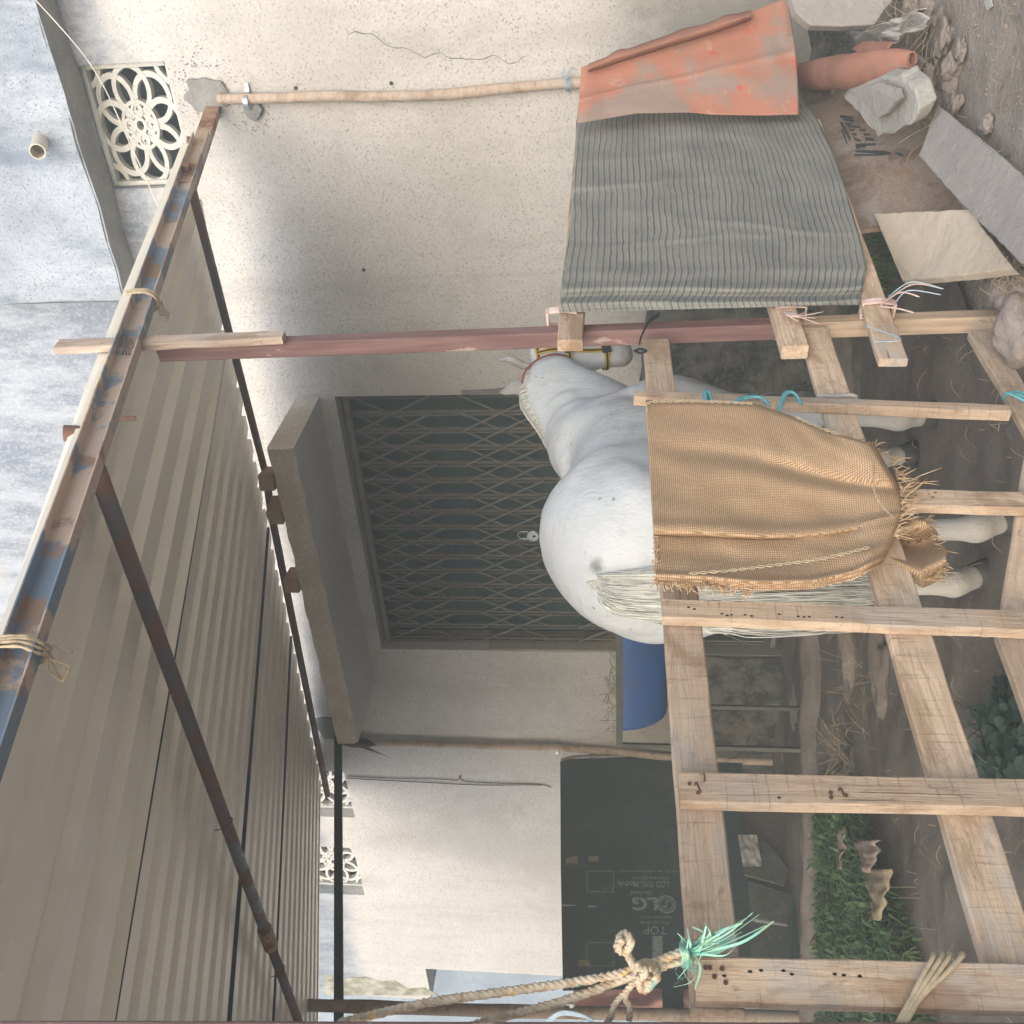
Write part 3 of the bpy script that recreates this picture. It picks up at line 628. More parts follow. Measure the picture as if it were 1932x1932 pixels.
t2 = thing('roof_pipe', 'dark rusty pipe along the wall end of the roof sheets, resting on bricks', 'pipe', p2[0])
m = MB(); m.tube([p2[0], p2[1]], .026, 4, roll=pi/4); m.build('square_pipe', M['rustpipe'], t2)
m = MB(); m.tube([p2[1]+(p2[1]-p2[0])*.02, p2[2], p2[3]], .028, 14); m.build('pipe', 'rustpipe', t2, True)
# pipe stub and bolts on the blue beam
for (u_, v_), lb in (((150, 812), 'short open pipe stub on top of the blue beam'), ((362, 262), 'short rusty pipe stub tied where the blue beam meets the rusty beam')):
    c = rp(u_+14, v_+6, .03); d = (UP*.9+V((.0, -.35, 0))).normalized(); m = MB(); m.tube([c-d*.06, c+d*.07], .027, 16, False); m.tube([c+d*.07, c-d*.05], .022, 16, False); annulus(m, c+d*.07, d.orthogonal().normalized(), d.cross(d.orthogonal().normalized()), .022, .027, 16)
    tag(m.build('pipe_stub', 'rustpipe', None, True), lb, 'pipe')
c = rp(212, 815, -.02); m = MB(); m.tube([c+RN*.03-Q_*.05, c-RN*.09-Q_*.05], .008, 10); m.tube([c+RN*.035-Q_*.05, c+RN*.02-Q_*.05], .016, 6); tag(m.build('bolt', 'rustbeam', None), 'long rusty bolt through the blue channel beam', 'bolt')
# bricks on the canopy
for (u_, v_, ang), lb in (((500, 903, .2), 'brown brick nearest the right end of the canopy, holding up the roof pipe'), ((517, 962, -.2), 'reddish brick second from the right on the canopy edge'), ((552, 1094, .1), 'brick farthest left on the canopy edge under the roof pipe')):
    c = gp(u_, v_, WP, NW, .64); c.z = cz1+.045; q = Matrix.Rotation(ang, 3, 'Z'); m = MB(); m.box(c+UP*.012, q@W*.06, q@NW*.09, UP*.055); o = bevel(m.build('brick', 'brick'), .012); tag(o, lb, 'brick')

# ------------------------------------------------------------------ poles on the wall
def pole(name, pix, off, r, lb, mat='pole', plane=wp):
    pts = [plane(u_, v_, off) for u_, v_ in pix]; c = spline(pts, 10); c = [p+V((noise.noise(p*3)*.006, noise.noise(p*3+V((9, 0, 0)))*.006, 0)) for p in c]
    m = MB(); m.tube(c, [r*(1+.10*noise.noise(p*2.5)) for p in c], 14); o = m.build(name, mat, None, True); tag(o, lb, 'pole'); return o
pole('wooden_pole', [(412, 186), (520, 185), (640, 182), (705, 183), (837, 179), (970, 166), (1098, 156), (1250, 150), (1620, 135)], .045, .030, 'slender pale wooden pole standing against the white wall right of the gate')
pole('wooden_pole', [(640, 1393), (700, 1400), (820, 1404), (940, 1408), (1050, 1410), (1200, 1422), (1310, 1432), (1480, 1438)], .05, .032, 'brown wooden pole against the wall left of the canopy, behind the feed trough')
for (u_, v_, lb) in ((470, 190, 'bent metal strap clamp holding the right hand pole to the wall'), (1052, 1412, 'rusty metal strap clamp on the left hand pole beside the black carton')):
    c = wp(u_, v_, .02); m = MB(); pts = spline([c+W*-.10, c-W*.05+NW*.005, c-W*.035+NW*.055, c+NW*.072, c+W*.035+NW*.055, c+W*.05+NW*.005, c+W*.10], 5)
    for i in range(len(pts)-1):
        a, b = pts[i], pts[i+1]; m.add([a-UP*.014, b-UP*.014, b+UP*.014, a+UP*.014], [(0, 1, 2, 3)])
    o = m.build('strap_clamp', 'steel'); solid(o, .003); tag(o, lb, 'clamp')
# dark bark wrap at the top of the left pole
c = [wp(u_, v_, .07) for u_, v_ in ((648, 1396), (665, 1400), (690, 1402), (712, 1404))]; m = MB(); m.tube(c, [.045, .05, .045, .01], 9)
for i in range(4): q = wp(660+i*6, 1404, .08); m.tube([q, q-UP*(.12+.05*i)+W*(.04*i+.04)+NW*.01], [.008, .001], 5)
tag(m.build('bark_wrap', 'wire', None, True), 'dark torn bark wrapped round the top of the left hand pole', 'bark')
# wire on the far wall and pale cable at the lattice
for pix, lb in (([(655, 1464), (740, 1468), (830, 1470), (862, 1472), (868, 1464), (878, 1474), (960, 1478), (1020, 1480), (1040, 1486)], 'thin dark wire hanging down the far white wall'), ([(652, 1468), (720, 1472), (800, 1476), (900, 1481), (1000, 1481), (1022, 1482)], 'second thin wire close beside the kinked one on the far wall')):
    m = MB(); m.tube(spline([wp(u_, v_, .012) for u_, v_ in pix], 5), .004, 6); tag(m.build('wall_wire', 'wire', None, True), lb, 'wire')
m = MB(); m.tube(spline([gp(30, -40, WP, NW, .5), gp(170, 120, WP, NW, .45), gp(245, 270, WP, NW, .42), gp(305, 405, WP, NW, .38)], 8), .0035, 6); tag(m.build('cable', 'palewire', None, True), 'thin pale cable stretched diagonally in front of the lattice vent', 'cable')
# crack in the right wall, nail holes
m = MB(); cr = [(1015, 92), (1050, 86), (1075, 92), (1100, 108), (1150, 118), (1200, 145), (1250, 140)]
cr = [(655, 60), (672, 58), (700, 66), (730, 84), (760, 90), (800, 107), (830, 98), (850, 110), (900, 112), (930, 106), (960, 118), (990, 108)]
for i in range(len(cr)-1):
    a, b = wp(*cr[i], .0015), wp(*cr[i+1], .0015); k = 5
    for j in range(k):
        p, q = a.lerp(b, j/k), a.lerp(b, (j+1)/k); p += W*noise.noise(p*14)*.02; q += W*noise.noise(q*14)*.02; w_ = .0012+.0022*abs(noise.noise(p*9)); m.add([p-W*w_, q-W*w_, q+W*w_, p+W*w_], [(0, 1, 2, 3)])
m.build('crack', 'ink', house)
for (u_, v_) in ((558, 166), (738, 157), (912, 172), (686, 509), (1072, 168)): 
    c = wp(u_, v_, .003); m = MB(); m.tube([c, c+NW*.004], .012, 7); m.build('plug_hole', 'ink', house)

# ------------------------------------------------------------------ posts and fences
def fboard(name, pa, pb, w, th, off, mat='wood', parent=None, **k):
    return board(name, fp(*pa, off), fp(*pb, off), w, th, NF, mat, parent, **k)
def extend(p, q, za):      # go from p beyond q down to height za
    d = q-p; return p+d*((za-p.z)/d.z)
post = thing('timber_post', 'maroon painted square timber post, bare wood at its foot, holding up the blue beam', 'post', P1)
top = fp(298, 649, .0); foot = fp(1905, 588, 0); foot.z = -.1
board('post_timber', top, foot, .056, .062, NF, 'maroon', post, jit=.0015)
pk = thing('timber_plank', 'grey weathered plank tied to the head of the maroon post, reaching above the roof', 'plank', fp(535, 633, .02))
fboard('plank', (106, 648), (534, 630), .070, .03, .032, 'woodgrey', pk, w2=.055, jit=.009)
lp = thing('timber_post', 'second maroon painted post at the left edge of the picture, closest to the camera', 'post', fp(1900, 1960, 0))
board('post_timber', fp(-60, 1955, .06), fp(1990, 1962, .06), .055, .07, NF, 'maroon', lp, jit=.001)

fence = thing('wooden_fence', 'pale sawn timber fence of rails and nailed slats in front of the white horse', 'fence', fen(-1.2, 0))
RT = .032
for nm, pa, pb, w, off in (('rail', (1355, 1906), (1238, 640), .092, -.002), ('rail', (1925, 1855), (1535, 618), .098, -.002)):
    o = fboard(nm, pa, pb, w, RT, off, 'wood', fence)
fboard('rail', (1990, 860), (1850, 625), .075, .03, -.002, 'wood', fence, jit=.006)
fboard('rail', (1990, 1400), (1910, 1195), .07, .03, -.003, 'wood', fence)
fboard('rail', (1975, 815), (1930, 1165), .095, .03, .0-.003, 'wood', fence)
def slat(pa, pb, w, off=.031, th=.03, mat='wood', nails=(), holes=(), w2=None, **k):
    o = fboard('slat', pa, pb, w, th, off, mat, fence, w2=w2, **k)
    for (u_, v_) in nails:
        c = fp(u_, v_, off+.001); m = MB(); n_ = 9; r_ = .0042; m.slab([c+(A*cos(2*pi*i/n_)+UP*sin(2*pi*i/n_))*r_ for i in range(n_)], NF*.0022); q = m.build('nail', 'nail', o)
    for (u_, v_) in holes:
        c = fp(u_, v_, off+.0006); m = MB(); n_ = 9; r_ = .0026; m.slab([c+(A*cos(2*pi*i/n_)*(.7+.5*random.random())+UP*sin(2*pi*i/n_)*1.5)*r_ for i in range(n_)], NF*.0004); q = m.build('nail_hole', 'hole', o)
    return o
slat((1311, 1843), (1990, 1862), .078, nails=((1362, 1828), (1348, 1843), (1369, 1854), (1339, 1826), (1312+19, 1826)), holes=((1366, 1841), (1415, 1833), (1436, 1831), (1478, 1832), (1494, 1838), (1575, 1838), (1592, 1840), (1622, 1842)))
slat((1281, 1484), (1990, 1498), .072, nails=((1301, 1479), (1317, 1496), (1567, 1496), (1568, 1505), (1596, 1501)), holes=((1470, 1505),))
slat((1250, 1146), (1990, 1172), .067, nails=(), holes=((1299, 1146), (1310, 1149), (1362, 1158), (1372, 1161), (1380, 1160), (1406, 1160), (1418, 1162), (1470, 1159), (1506, 1163), (1517, 1164), (1527, 1164), (1578, 1164), (1589, 1165)))
slat((1600, 934), (1990, 944), .072, holes=((1716, 926), (1728, 935), (1760, 938), (1765, 929)), jit=.006)
slat((1196, 742), (1905, 770), .040, .034, .036, 'wood', jit=.003)
for (u_, v_, dx, dy) in ((1311, 1481, 11, 16), (1582, 1492, 10, 12), (1329, 1474, -2, -12)):   # bent nails
    c = fp(u_, v_, .03); c2 = fp(u_+dx, v_+dy, .05); m = MB(); m.tube(spline([c, c+NF*.014+(c2-c)*.25, c2+NF*.004], 6), .0022, 6); m.build('bent_nail', 'nail', fence, True)
# right-hand panel
rpn = thing('side_fence', 'fence section right of the maroon post whose rails poke out under the striped cloth', 'fence', fen(1.4, .4))
fboard('rail', (1075, 641), (1112, 122), .088, .045, .046, 'wood', rpn, jit=.002)
fboard('rail', (1501, 652), (1362, 200), .085, .05, .052, 'wood', rpn, jit=.002)
fboard('rail', (1686, 676), (1530, 225), .088, .03, .052, 'wood', rpn, jit=.003)
fboard('slat', (1060, 125), (1440, 100), .07, .03, .0, 'woodgrey', rpn)
# ties
def tie(cpix, ax, half, depth, mat, lb, n=3, r=.003, off=.04, name='tie', spread=.004):
    """bands around a timber: ax = direction of the timber"""
    c = fp(*cpix, off-depth/2); ax = ax.normalized(); y = NF.cross(ax).normalized(); m = MB()
    for i in range(n):
        o_ = ax*(i-(n-1)/2)*spread*1.6; k_ = random.uniform(-.006, .006)
        pts = [c+o_+y*half+NF*depth/2, c+o_+NF*(depth/2+r)+ax*k_, c+o_-y*half+NF*depth/2+ax*k_, c+o_-y*(half+r)-NF*depth/2, c+o_-NF*depth*.6, c+o_+y*(half+r)-NF*depth/2, c+o_+y*(half+r)+NF*depth/2]
        m.tube(pts, r, 6)
    return m, c
VD = (fp(1900, 603)-fp(400, 660)).normalized()
def tagtie(m, mat, lb, nm='tie'): return tag(m.build(nm, mat, None, True), lb, 'tie')
m, c = tie((1062, 600), A, .048, .06, 'pinktie', '', 4, .006, .05, spread=.006); tagtie(m, 'pinktie', 'faded pink strip wound round the upper rail end on the maroon post')
m, c = tie((1492, 592), A, .048, .06, 'pinktie', '', 3, .004, .056); 
for i in range(9): q = fp(1478+i*2, 588, .06); m.tube(spline([q, q+A*-.05-UP*.02*random.random()+NF*.01, q-A*.09*random.random()-UP*(.02+.10*random.random())], 4), .002, 5)
tagtie(m, 'pinktie', 'loose pale strips tied round the middle rail end on the maroon post')
m, c = tie((1655, 583), (fp(1686, 676)-fp(1530, 225)), .05, .05, 'pinktie', '', 5, .005, .056, spread=.005)
for (u_, v_) in ((1735, 560), (1780, 545), (1725, 590)): m.tube(spline([fp(1660, 578, .06), fp((1660+u_)/2, v_-8, .08), fp(u_, v_, .09)], 6), [.003]*12+[.001], 5)
tagtie(m, 'pinktie', 'pink and white tie with long loose ends round the lowest rail end')
m = MB()
for (a, b, c_) in (((1676, 560), (1720, 532), (1780, 545)), ((1690, 570), (1715, 548), (1775, 556)), ((1632, 614), (1700, 640), (1650, 645))):
    m.tube(spline([fp(*a, .06), fp(*b, .10), fp(*c_, .09)], 8), .0022, 5)
tagtie(m, 'bluestring', 'pale blue string ends sticking out beside the white square slab', 'string')
m, c = tie((1578, 755), (fp(1690, 1110)-fp(1555, 660)), .052, .06, 'rope', '', 0, .006, .01)
ax = (fp(1690, 1110)-fp(1555, 660)).normalized(); y = NF.cross(ax).normalized(); c = fp(1578, 754, 0)
m = MB()
o = rope([c+y*.055-NF*.04, c+y*.054+NF*.01, c+NF*.012, c-y*.054+NF*.01, c-y*.056-NF*.04], .009, 'rope_tie', 'rag', None, 3, .03); tag(o, 'grey and white twisted rope tied round the lower rail beside the sack', 'tie')
m = MB()
for i in range(3):
    c = fp(1905+i*4, 745+i*4, .03); m.tube(spline([fp(1893, 748+i*2, .02), fp(1900, 742, .05), fp(1925, 740+i*6, .045), fp(1960, 760+i*6, .03)], 6), .0045, 6)
tagtie(m, 'tealrope', 'turquoise twine tied round the bottom rail near the rocks')
m = MB(); wc = fp(232, 655, .03)
for i in range(3): m.tube(spline([fp(226+i*5, 628, -.03), fp(230+i*4, 634, .045), fp(236+i*3, 650, .05), fp(232+i*6, 668, .03), fp(232+i*6, 672, -.05)], 5), .0025, 6)
tagtie(m, 'wire', 'twisted wire binding the weathered plank to the maroon post', 'wire_tie')
# ropes tying roof and blue beam
def knotty(c, r, name, mat, lb, seed=1, n=9, rr=.006):
    random.seed(seed); pts = [c+V((random.uniform(-1, 1), random.uniform(-1, 1), random.uniform(-1, 1)))*r for _ in range(n)]
    m = MB(); m.tube(spline(pts, 6), rr, 7); o = m.build(name, mat, None, True); tag(o, lb, 'rope'); return o
for (u_, v_, lb) in ((262, 572, 'frayed grey rope knotted round the beam right of the maroon post'), (28, 1235, 'frayed rope wound round the blue beam at the left edge of the picture')):
    c = rp(u_, v_, -.03); m = MB(); random.seed(int(u_))
    for i in range(4):
        o_ = R_*(i-1.5)*.010+R_*random.uniform(-.004, .004); k_ = R_*random.uniform(-.018, .018)
        m.tube(spline([c+o_-Q_*.05+RN*.04, c+o_-Q_*.052-RN*.03+k_*.5, c+o_-Q_*.03-RN*.068+k_, c+o_+Q_*.01-RN*.075-k_, c+o_*.8+Q_*.03-RN*.055, c+o_+Q_*.034+RN*.03], 5), [.0042+.0012*sin(q*1.9+i) for q in range(26)], 6)
    for i in range(6): q = c+Q_*.01-RN*.08+R_*random.uniform(-.03, .03); m.tube(spline([q, q+Q_*.03+RN*random.uniform(-.04, .01), q+Q_*.06+R_*random.uniform(-.04, .04)-RN*.02], 4), .003, 5)
    tag(m.build('beam_rope', 'cord', None, True), lb, 'rope')
rope([rp(u_, v_, .035) for u_, v_ in ((228, 620), (176, 750), (135, 870), (97, 985), (55, 1105), (0, 1262))], .008, 'roof_rope', 'cord', None, 3, .045)
tag(bpy.data.objects['roof_rope'], 'pale rope laid along the outer edge of the roof sheets above the blue beam', 'rope')
# black strap with hook hanging from the striped cloth
m = MB(); pts = spline([fp(1245, 592, .05), fp(1225, 606, .05), fp(1212, 630, .05), fp(1206, 648, .045)], 5)
for i in range(len(pts)-1): a, b = pts[i], pts[i+1]; m.add([a-A*.014, b-A*.014, b+A*.014, a+A*.014], [(0, 1, 2, 3)])
st = thing('strap', 'short black strap with a hook hanging over the maroon post by the horse muzzle', 'strap', pts[0]); o = m.build('webbing', 'blackcloth', st); solid(o, .003)
c = fp(1208, 662, .045); m = MB(); m.tube(spline([c+UP*.02, c+A*.012, c-UP*.02, c-A*.012, c+UP*.02], 6), .004, 7); m.build('hook', 'blackcloth', st, True)

# ------------------------------------------------------------------ striped cloth and red sheet on the panel
TT = [(1096, 150), (1092, 200), (1087, 232), (1084, 300), (1081, 364), (1073, 447), (1063, 513), (1054, 589)]
BT = [(1500, 150), (1521, 196), (1545, 232), (1577, 300), (1598, 370), (1620, 440), (1636, 505), (1621, 575)]
def cloth(a, b):
    p, q = poly_at(TT, b), poly_at(BT, b); e = a
    u_, v_ = p[0]+(q[0]-p[0])*e, p[1]+(q[1]-p[1])*e
    w_ = V((b*4, a*2.2, 0)); off = .062+noise.noise(w_)*.012+noise.noise(V((b*14, a*3, 5)))*.004
    for c_, wd_, h_ in ((.925, .016, .016), (.955, .014, -.012), (.975, .012, .02), (.86, .02, .006)):
        cc = c_+.02*noise.noise(V((a*3, c_*9, 0))); off += h_*math.exp(-((b-cc)/wd_)**2)
    cc = .55-.1*a; off += .012*math.exp(-((b-cc)/.015)**2)*max(0, 1-a*1.3)
    for c0_, sl_, h_ in ((.62, .10, .010), (.45, -.12, .008), (.30, .05, .006), (.75, -.06, .008)): off += h_*.6*math.exp(-((b-c0_-sl_*a-.03*noise.noise(V((a*4, c0_*9, 3))))/.012)**2)*(.4+.6*sin(a*3+c0_*9)**2)
    off += .035*a*a*math.exp(-((b-.55)/.35)**2)-.012*(a**3)
    p_ = fp(u_, v_, max(off, .054)); return p_+UP*(noise.noise(V((b*6, a*7, 2)))*.004)
m = MB(); m.grid(cloth, 130, 190, lambda p, a, b: ((1-b)*2.8, a*1.36+noise.noise(V((b*3, a*3, 9)))*.02+.018*math.exp(-((b-.97)/.02)**2)))
sc = m.build('striped_cloth', 'striped', None, True); solid(sc, .0025); tag(sc, 'grey cloth with dark stripes stretched over the fence panel right of the maroon post', 'cloth')
q0 = fp(1300, 236, .10); RD = V((1, .30, 0)).normalized(); RNn = V((RD.y, -RD.x, 0))
def rd(u_, v_, off=0): return gp(u_, v_, q0, RNn, off)
LT = [(1089, 233), (1200, 214), (1300, 212), (1340, 216), (1430, 218), (1507, 216)]; RT_ = [(1097, 127), (1190, 100), (1290, 68), (1380, 38), (1462, 4), (1484, -4)]
RB_ = LT[::1]
def red(a, b):
    p, q = poly_at(LT, a), poly_at(RT_, a); u_, v_ = p[0]+(q[0]-p[0])*b, p[1]+(q[1]-p[1])*b
    u_ += (6*a*sin(b*3))*a; off = noise.noise(V((a*2.3, b*2, 3)))*.025+noise.noise(V((a*9, b*6, 3)))*.006
    crease = abs(b-.42-.12*a); off += .012*math.exp(-(crease/.03)**2)+.02*math.exp(-((a-.02)/.05)**2)
    return rd(u_, v_, off)
m = MB(); m.grid(red, 90, 60); o = m.build('red_sheet', 'redsheet', None, True); solid(o, .004); tag(o, 'faded red and grey rubber sheet hung over the right end of the striped cloth', 'sheet')
def redfold(a, b):
    ul = [(1112, 128), (1180, 106), (1250, 84), (1330, 60), (1400, 36), (1420, 28)]; p = poly_at(ul, a); wd_ = 16+8*sin(a*3)+9*max(0, noise.noise(V((a*9, 0, 4))))
    return rd(p[0]-3, p[1]-wd_*b*.9+8, .02+.05*sin(b*pi)+.01*noise.noise(V((a*8, b*2, 1))))
m = MB(); m.grid(redfold, 50, 8); o = m.build('sheet_fold', 'terra', o, True); solid(o, .004)
ob = board('timber_block', fp(1098, 130, .05), fp(1112, 108, .05), .08, .05, NF, 'woodgrey'); tag(ob, 'grey timber block end above the red sheet at the wall pole', 'block')
m = MB(); 
for i in range(4): c = wp(1068+i*3, 158, .05); m.tube([c+W*.045, c+NW*.04, c-W*.045], .003, 5)
for (u_, v_) in ((1055, 140), (1062, 135), (1085, 130)): m.tube(spline([wp(1070, 150, .09), wp((u_+1070)/2, v_-2, .11), wp(u_, v_, .1)], 5), .003, 5)
tagtie(m, 'bluestring', 'grey wire tie round the wall pole just above the red sheet', 'wire_tie')

# ------------------------------------------------------------------ burlap sack
TB = [(1218, 756), (1320, 757), (1420, 762), (1490, 785), (1560, 815), (1645, 838)]; BB = [(1238, 1100), (1330, 1104), (1430, 1114), (1530, 1112), (1610, 1094), (1668, 1062)]
def sack(a, b, off):
    p, q = poly_at(TB, a), poly_at(BB, a); u_, v_ = p[0]+(q[0]-p[0])*b, p[1]+(q[1]-p[1])*b
    u_ += 46*sin(pi*min(1, b*1.02))**.8*a**3-6*sin(b*9)*a**8; return fp(u_, v_, off)
bf = lambda a: .735-.11*a**2.5
def front(a, b):
    B = b*bf(a); f1 = .020*math.exp(-((B-(.26+.12*a))/.05)**2)*min(1, a*1.6+.15)
    off = .085+.03*a*sin(B*7+1)-f1+noise.noise(V((a*3, B*4, 1)))*.018+noise.noise(V((a*8, B*9, 1)))*.005
    off -= .022*max(0, (b-.965)/.035)**2; off -= .03*max(0, 1-b/.04)**2*.5; off += .008*math.exp(-((b-.93)/.04)**2)+.02*math.exp(-((a-.93)/.08)**2)-.035*max(0, (a-.97)/.03)**2
    return sack(a, B, max(off, .04))
def back(a, b):
    B = bf(a)-.05+(1-bf(a)+.05)*b; off = .052+noise.noise(V((a*4, B*9, 4)))*.012+noise.noise(V((a*11, B*14, 4)))*.004+.02*math.exp(-((b-.86)/.05)**2)+.03*math.exp(-((a-.9)/.1)**2)-.03*max(0, (a-.96)/.04)**2
    return sack(a, B, max(off, .036))
SK = thing('burlap_sack', 'brown burlap sack folded over the fence in front of the white horse', 'sack', fp(1400, 930, .06))
UVS = lambda k: (lambda p, a, b: (fs(p)+noise.noise(p*3)*.012+k, p.z+noise.noise(p*3+V((5, 0, 0)))*.012))
m = MB(); m.grid(front, 150, 110, UVS(0)); o = m.build('sack_front', 'burlap', SK, True); solid(o, .004)
m = MB(); m.grid(back, 130, 50, UVS(.013)); o = m.build('sack_fold', 'burlap', SK, True); solid(o, .004)
FT = [(1688, 985), (1720, 978), (1748, 985)]; FB = [(1672, 1060), (1735, 1108), (1775, 1090)]
def flap(a, b):
    p, q = poly_at(FT, a), poly_at(FB, a); u_, v_ = p[0]+(q[0]-p[0])*b, p[1]+(q[1]-p[1])*b
    u_ += (12*noise.noise(V((b*5, 3, a)))+14*sin(b*pi)+8*abs(sin(b*8)))*a; return fp(u_, v_, -.045+.04*sin(b*9+a*2)+.03*a)
m = MB(); m.grid(flap, 40, 60, UVS(.2)); o = m.build('sack_tail', 'burlap', SK, True); solid(o, .004)
random.seed(3); m = MB()
def fringe(path, off, n, ln, dir_, r=.0013):
    pl = spline([fp(u_, v_, off) for u_, v_ in path], 8)
    for _ in range(n):
        i = random.randrange(len(pl)-1); p = pl[i].lerp(pl[i+1], random.random()); d = (dir_+V((random.uniform(-1, 1), random.uniform(-1, 1), random.uniform(-1, 1)))*.75).normalized(); l = ln*random.uniform(.3, 1.1)
        m.tube(spline([p-d*.006, p+d*l*.5+V((random.uniform(-1, 1), random.uniform(-1, 1), random.uniform(-1, 1)))*l*.25, p+d*l-UP*l*.25], 3), [r]*6+[r*.5], 4)
fringe([(1560, 815), (1600, 830), (1645, 840), (1685, 870)], .075, 45, .035, A*.6-UP*.6)
fringe([(1685, 870), (1703, 930), (1700, 985), (1690, 1010)], .07, 75, .038, -UP)
fringe([(1725, 980), (1748, 990), (1770, 1040), (1765, 1090), (1700, 1080)], -.02, 60, .035, -UP*.8)
fringe([(1240, 1100), (1330, 1104), (1420, 1112)], .055, 90, .03, -A)
fringe([(1240, 1000), (1240, 1050), (1238, 1100)], .055, 60, .02, UP*.6-A*.4)
fringe([(1700, 930), (1712, 936), (1722, 925)], .06, 12, .10, -UP+A*.7)
tag(m.build('fringe', 'thread', SK, True), kind='stuff')
def stitch(path, off, name, step=.017, amp=.005, r=.0016):
    pl = spline([fp(u_, v_, off) for u_, v_ in path], 14); L = 0; last = pl[0]; m = MB(); pts = [pl[0]]
    for p in pl[1:]:
        if (p-last).length > step: pts.append(p); last = p
    side = NF.cross((pts[-1]-pts[0]).normalized()).normalized()
    for i in range(len(pts)-1):
        a, b = pts[i], pts[i+1]; m.tube(spline([a, a.lerp(b, .5)+side*amp, b, a.lerp(b, .6)-side*amp, a.lerp(b, .15)], 4), r, 5)
    m.build(name, 'cord', SK, True)
stitch([(1222, 775), (1222, 759), (1260, 757), (1330, 757), (1420, 761)], .10, 'edge_stitching')
stitch([(1500, 786), (1530, 800), (1560, 812), (1605, 828)], .10, 'edge_stitching')
stitch([(1300, 1082), (1380, 1076), (1460, 1066), (1540, 1056), (1610, 1040), (1650, 1030)], .088, 'seam_stitching', .02, .004)
stitch([(1640, 850), (1647, 880), (1650, 925), (1665, 955), (1690, 980)], .125, 'seam_stitching', .012, .002, .001)
for pix, lb in (([(1332, 762), (1327, 742), (1334, 738), (1340, 760)], 'short turquoise strip tied through the top corner of the sack'), ([(1378, 762), (1400, 750), (1432, 748), (1448, 764)], 'turquoise twine loop lying along the upper edge of the sack'), ([(1468, 772), (1478, 745), (1490, 738), (1500, 745), (1508, 760)], 'turquoise twine loop standing up beside the knotted sack corner')):
    m = MB(); 
    for k_ in range(3): m.tube(spline([fp(u_+k_*2, v_+k_, .06+.01*k_) for u_, v_ in pix], 6), .0042, 6)
    tag(m.build('twine', 'tealrope', None, True), lb, 'twine')

# ------------------------------------------------------------------ the horse
th_ = radians(27); HF = V((sin(th_), cos(th_), 0)); HL = V((-cos(th_), sin(th_), 0)); HO = V((.10, 4.02, 0))
def h(x, y, z): return HO+HF*x+HL*y+UP*z*(1.03 if z > .6 else 1+.03*z/.6)
horse = thing('horse', 'white horse seen from behind its right hip, head turned away to the right', 'horse', HO)
hb = MB()
def loft(rings, n=24):
    """ring: centre, side vector (half width), up vector, depth up, depth down, squareness"""
    vs = []
    for c, sv, uv_, du, dd in rings:
        for j in range(n):
            a = 2*pi*j/n; ca, sa = cos(a), sin(a); r_ = 1
            vs.append(c+sv*(math.copysign(abs(ca)**.88, ca))+uv_*((du if sa > 0 else dd)*math.copysign(abs(sa)**.92, sa)))
    k = len(rings); hb.add(vs, [(i*n+j, i*n+(j+1) % n, (i+1)*n+(j+1) % n, (i+1)*n+j) for i in range(k-1) for j in range(n)]+[tuple(range(n-1, -1, -1)), tuple((k-1)*n+j for j in range(n))])
def interp(rs, k=4):
    out = []
    for i in range(len(rs)-1):
        p0, p1, p2, p3 = rs[max(i-1, 0)], rs[i], rs[i+1], rs[min(i+2, len(rs)-1)]
        for j in range(k):
            t_ = j/k; out.append(tuple(.5*(2*b+(c-a)*t_+(2*a-5*b+4*c-d)*t_*t_+(3*b-a-3*c+d)*t_**3) for a, b, c, d in zip(p0, p1, p2, p3)))
    return out+[rs[-1]]
T = [(-.80, 1.20, .10, .12, .16), (-.76, 1.20, .20, .19, .26), (-.68, 1.20, .265, .27, .33), (-.56, 1.20, .305, .34, .34), (-.42, 1.20, .315, .385, .34), (-.28, 1.18, .305, .375, .33), (-.15, 1.17, .282, .345, .33), (0, 1.16, .285, .34, .37), (.12, 1.15, .295, .33, .39), (.24, 1.15, .29, .355, .39), (.36, 1.18, .255, .42, .37), (.50, 1.19, .22, .42, .32), (.62, 1.18, .19, .32, .27), (.72, 1.17, .12, .20, .18)]
loft([(h(x, 0, z), HL*w_, UP, a, b) for x, z, w_, a, b in interp(T)])
# quarters
for sy in (-1, 1):
    Q = [(-.42, .15, 1.28, .17), (-.57, .15, 1.20, .18), (-.60, .145, 1.06, .16), (-.55, .15, .92, .135), (-.52, .155, .80, .11)]
    hb.tube(spline([h(x, y*sy, z) for x, y, z, r in Q], 4), [x[3] for x in interp(Q)], 14)
    Q = [(.44, .13, 1.22, .14), (.50, .15, 1.08, .15), (.47, .145, .94, .125), (.44, .14, .82, .09)]
    hb.tube(spline([h(x, y*sy, z) for x, y, z, r in Q], 4), [x[3] for x in interp(Q)], 14)
for sy in (-1, 1):
    hb.tube(spline([h(-.46, .17*sy, 1.40), h(-.34, .205*sy, 1.35), h(-.26, .21*sy, 1.27), h(-.22, .20*sy, 1.15)], 4), [.10]*4+[.095]*4+[.085]*4+[.07], 12)
    hb.tube(spline([h(.34, .12*sy, 1.50), h(.42, .17*sy, 1.32), h(.52, .19*sy, 1.14)], 4), [.05]*3+[.075]*3+[.085]*3, 12)
def leg(pts): hb.tube(spline([h(*p[:3]) for p in pts], 5), [x[3]*1.12 for x in interp(pts, 5)], 14)
hb.tube(spline([h(.30, 0, 1.42), h(.48, -.02, 1.44), h(.66, -.06, 1.52)], 4), [.15]*3+[.17]*3+[.14]*3, 16)
hb.tube(spline([h(.40, 0, 1.16), h(.56, -.02, 1.22), h(.68, -.06, 1.34)], 4), [.22]*3+[.19]*3+[.15]*3, 16)
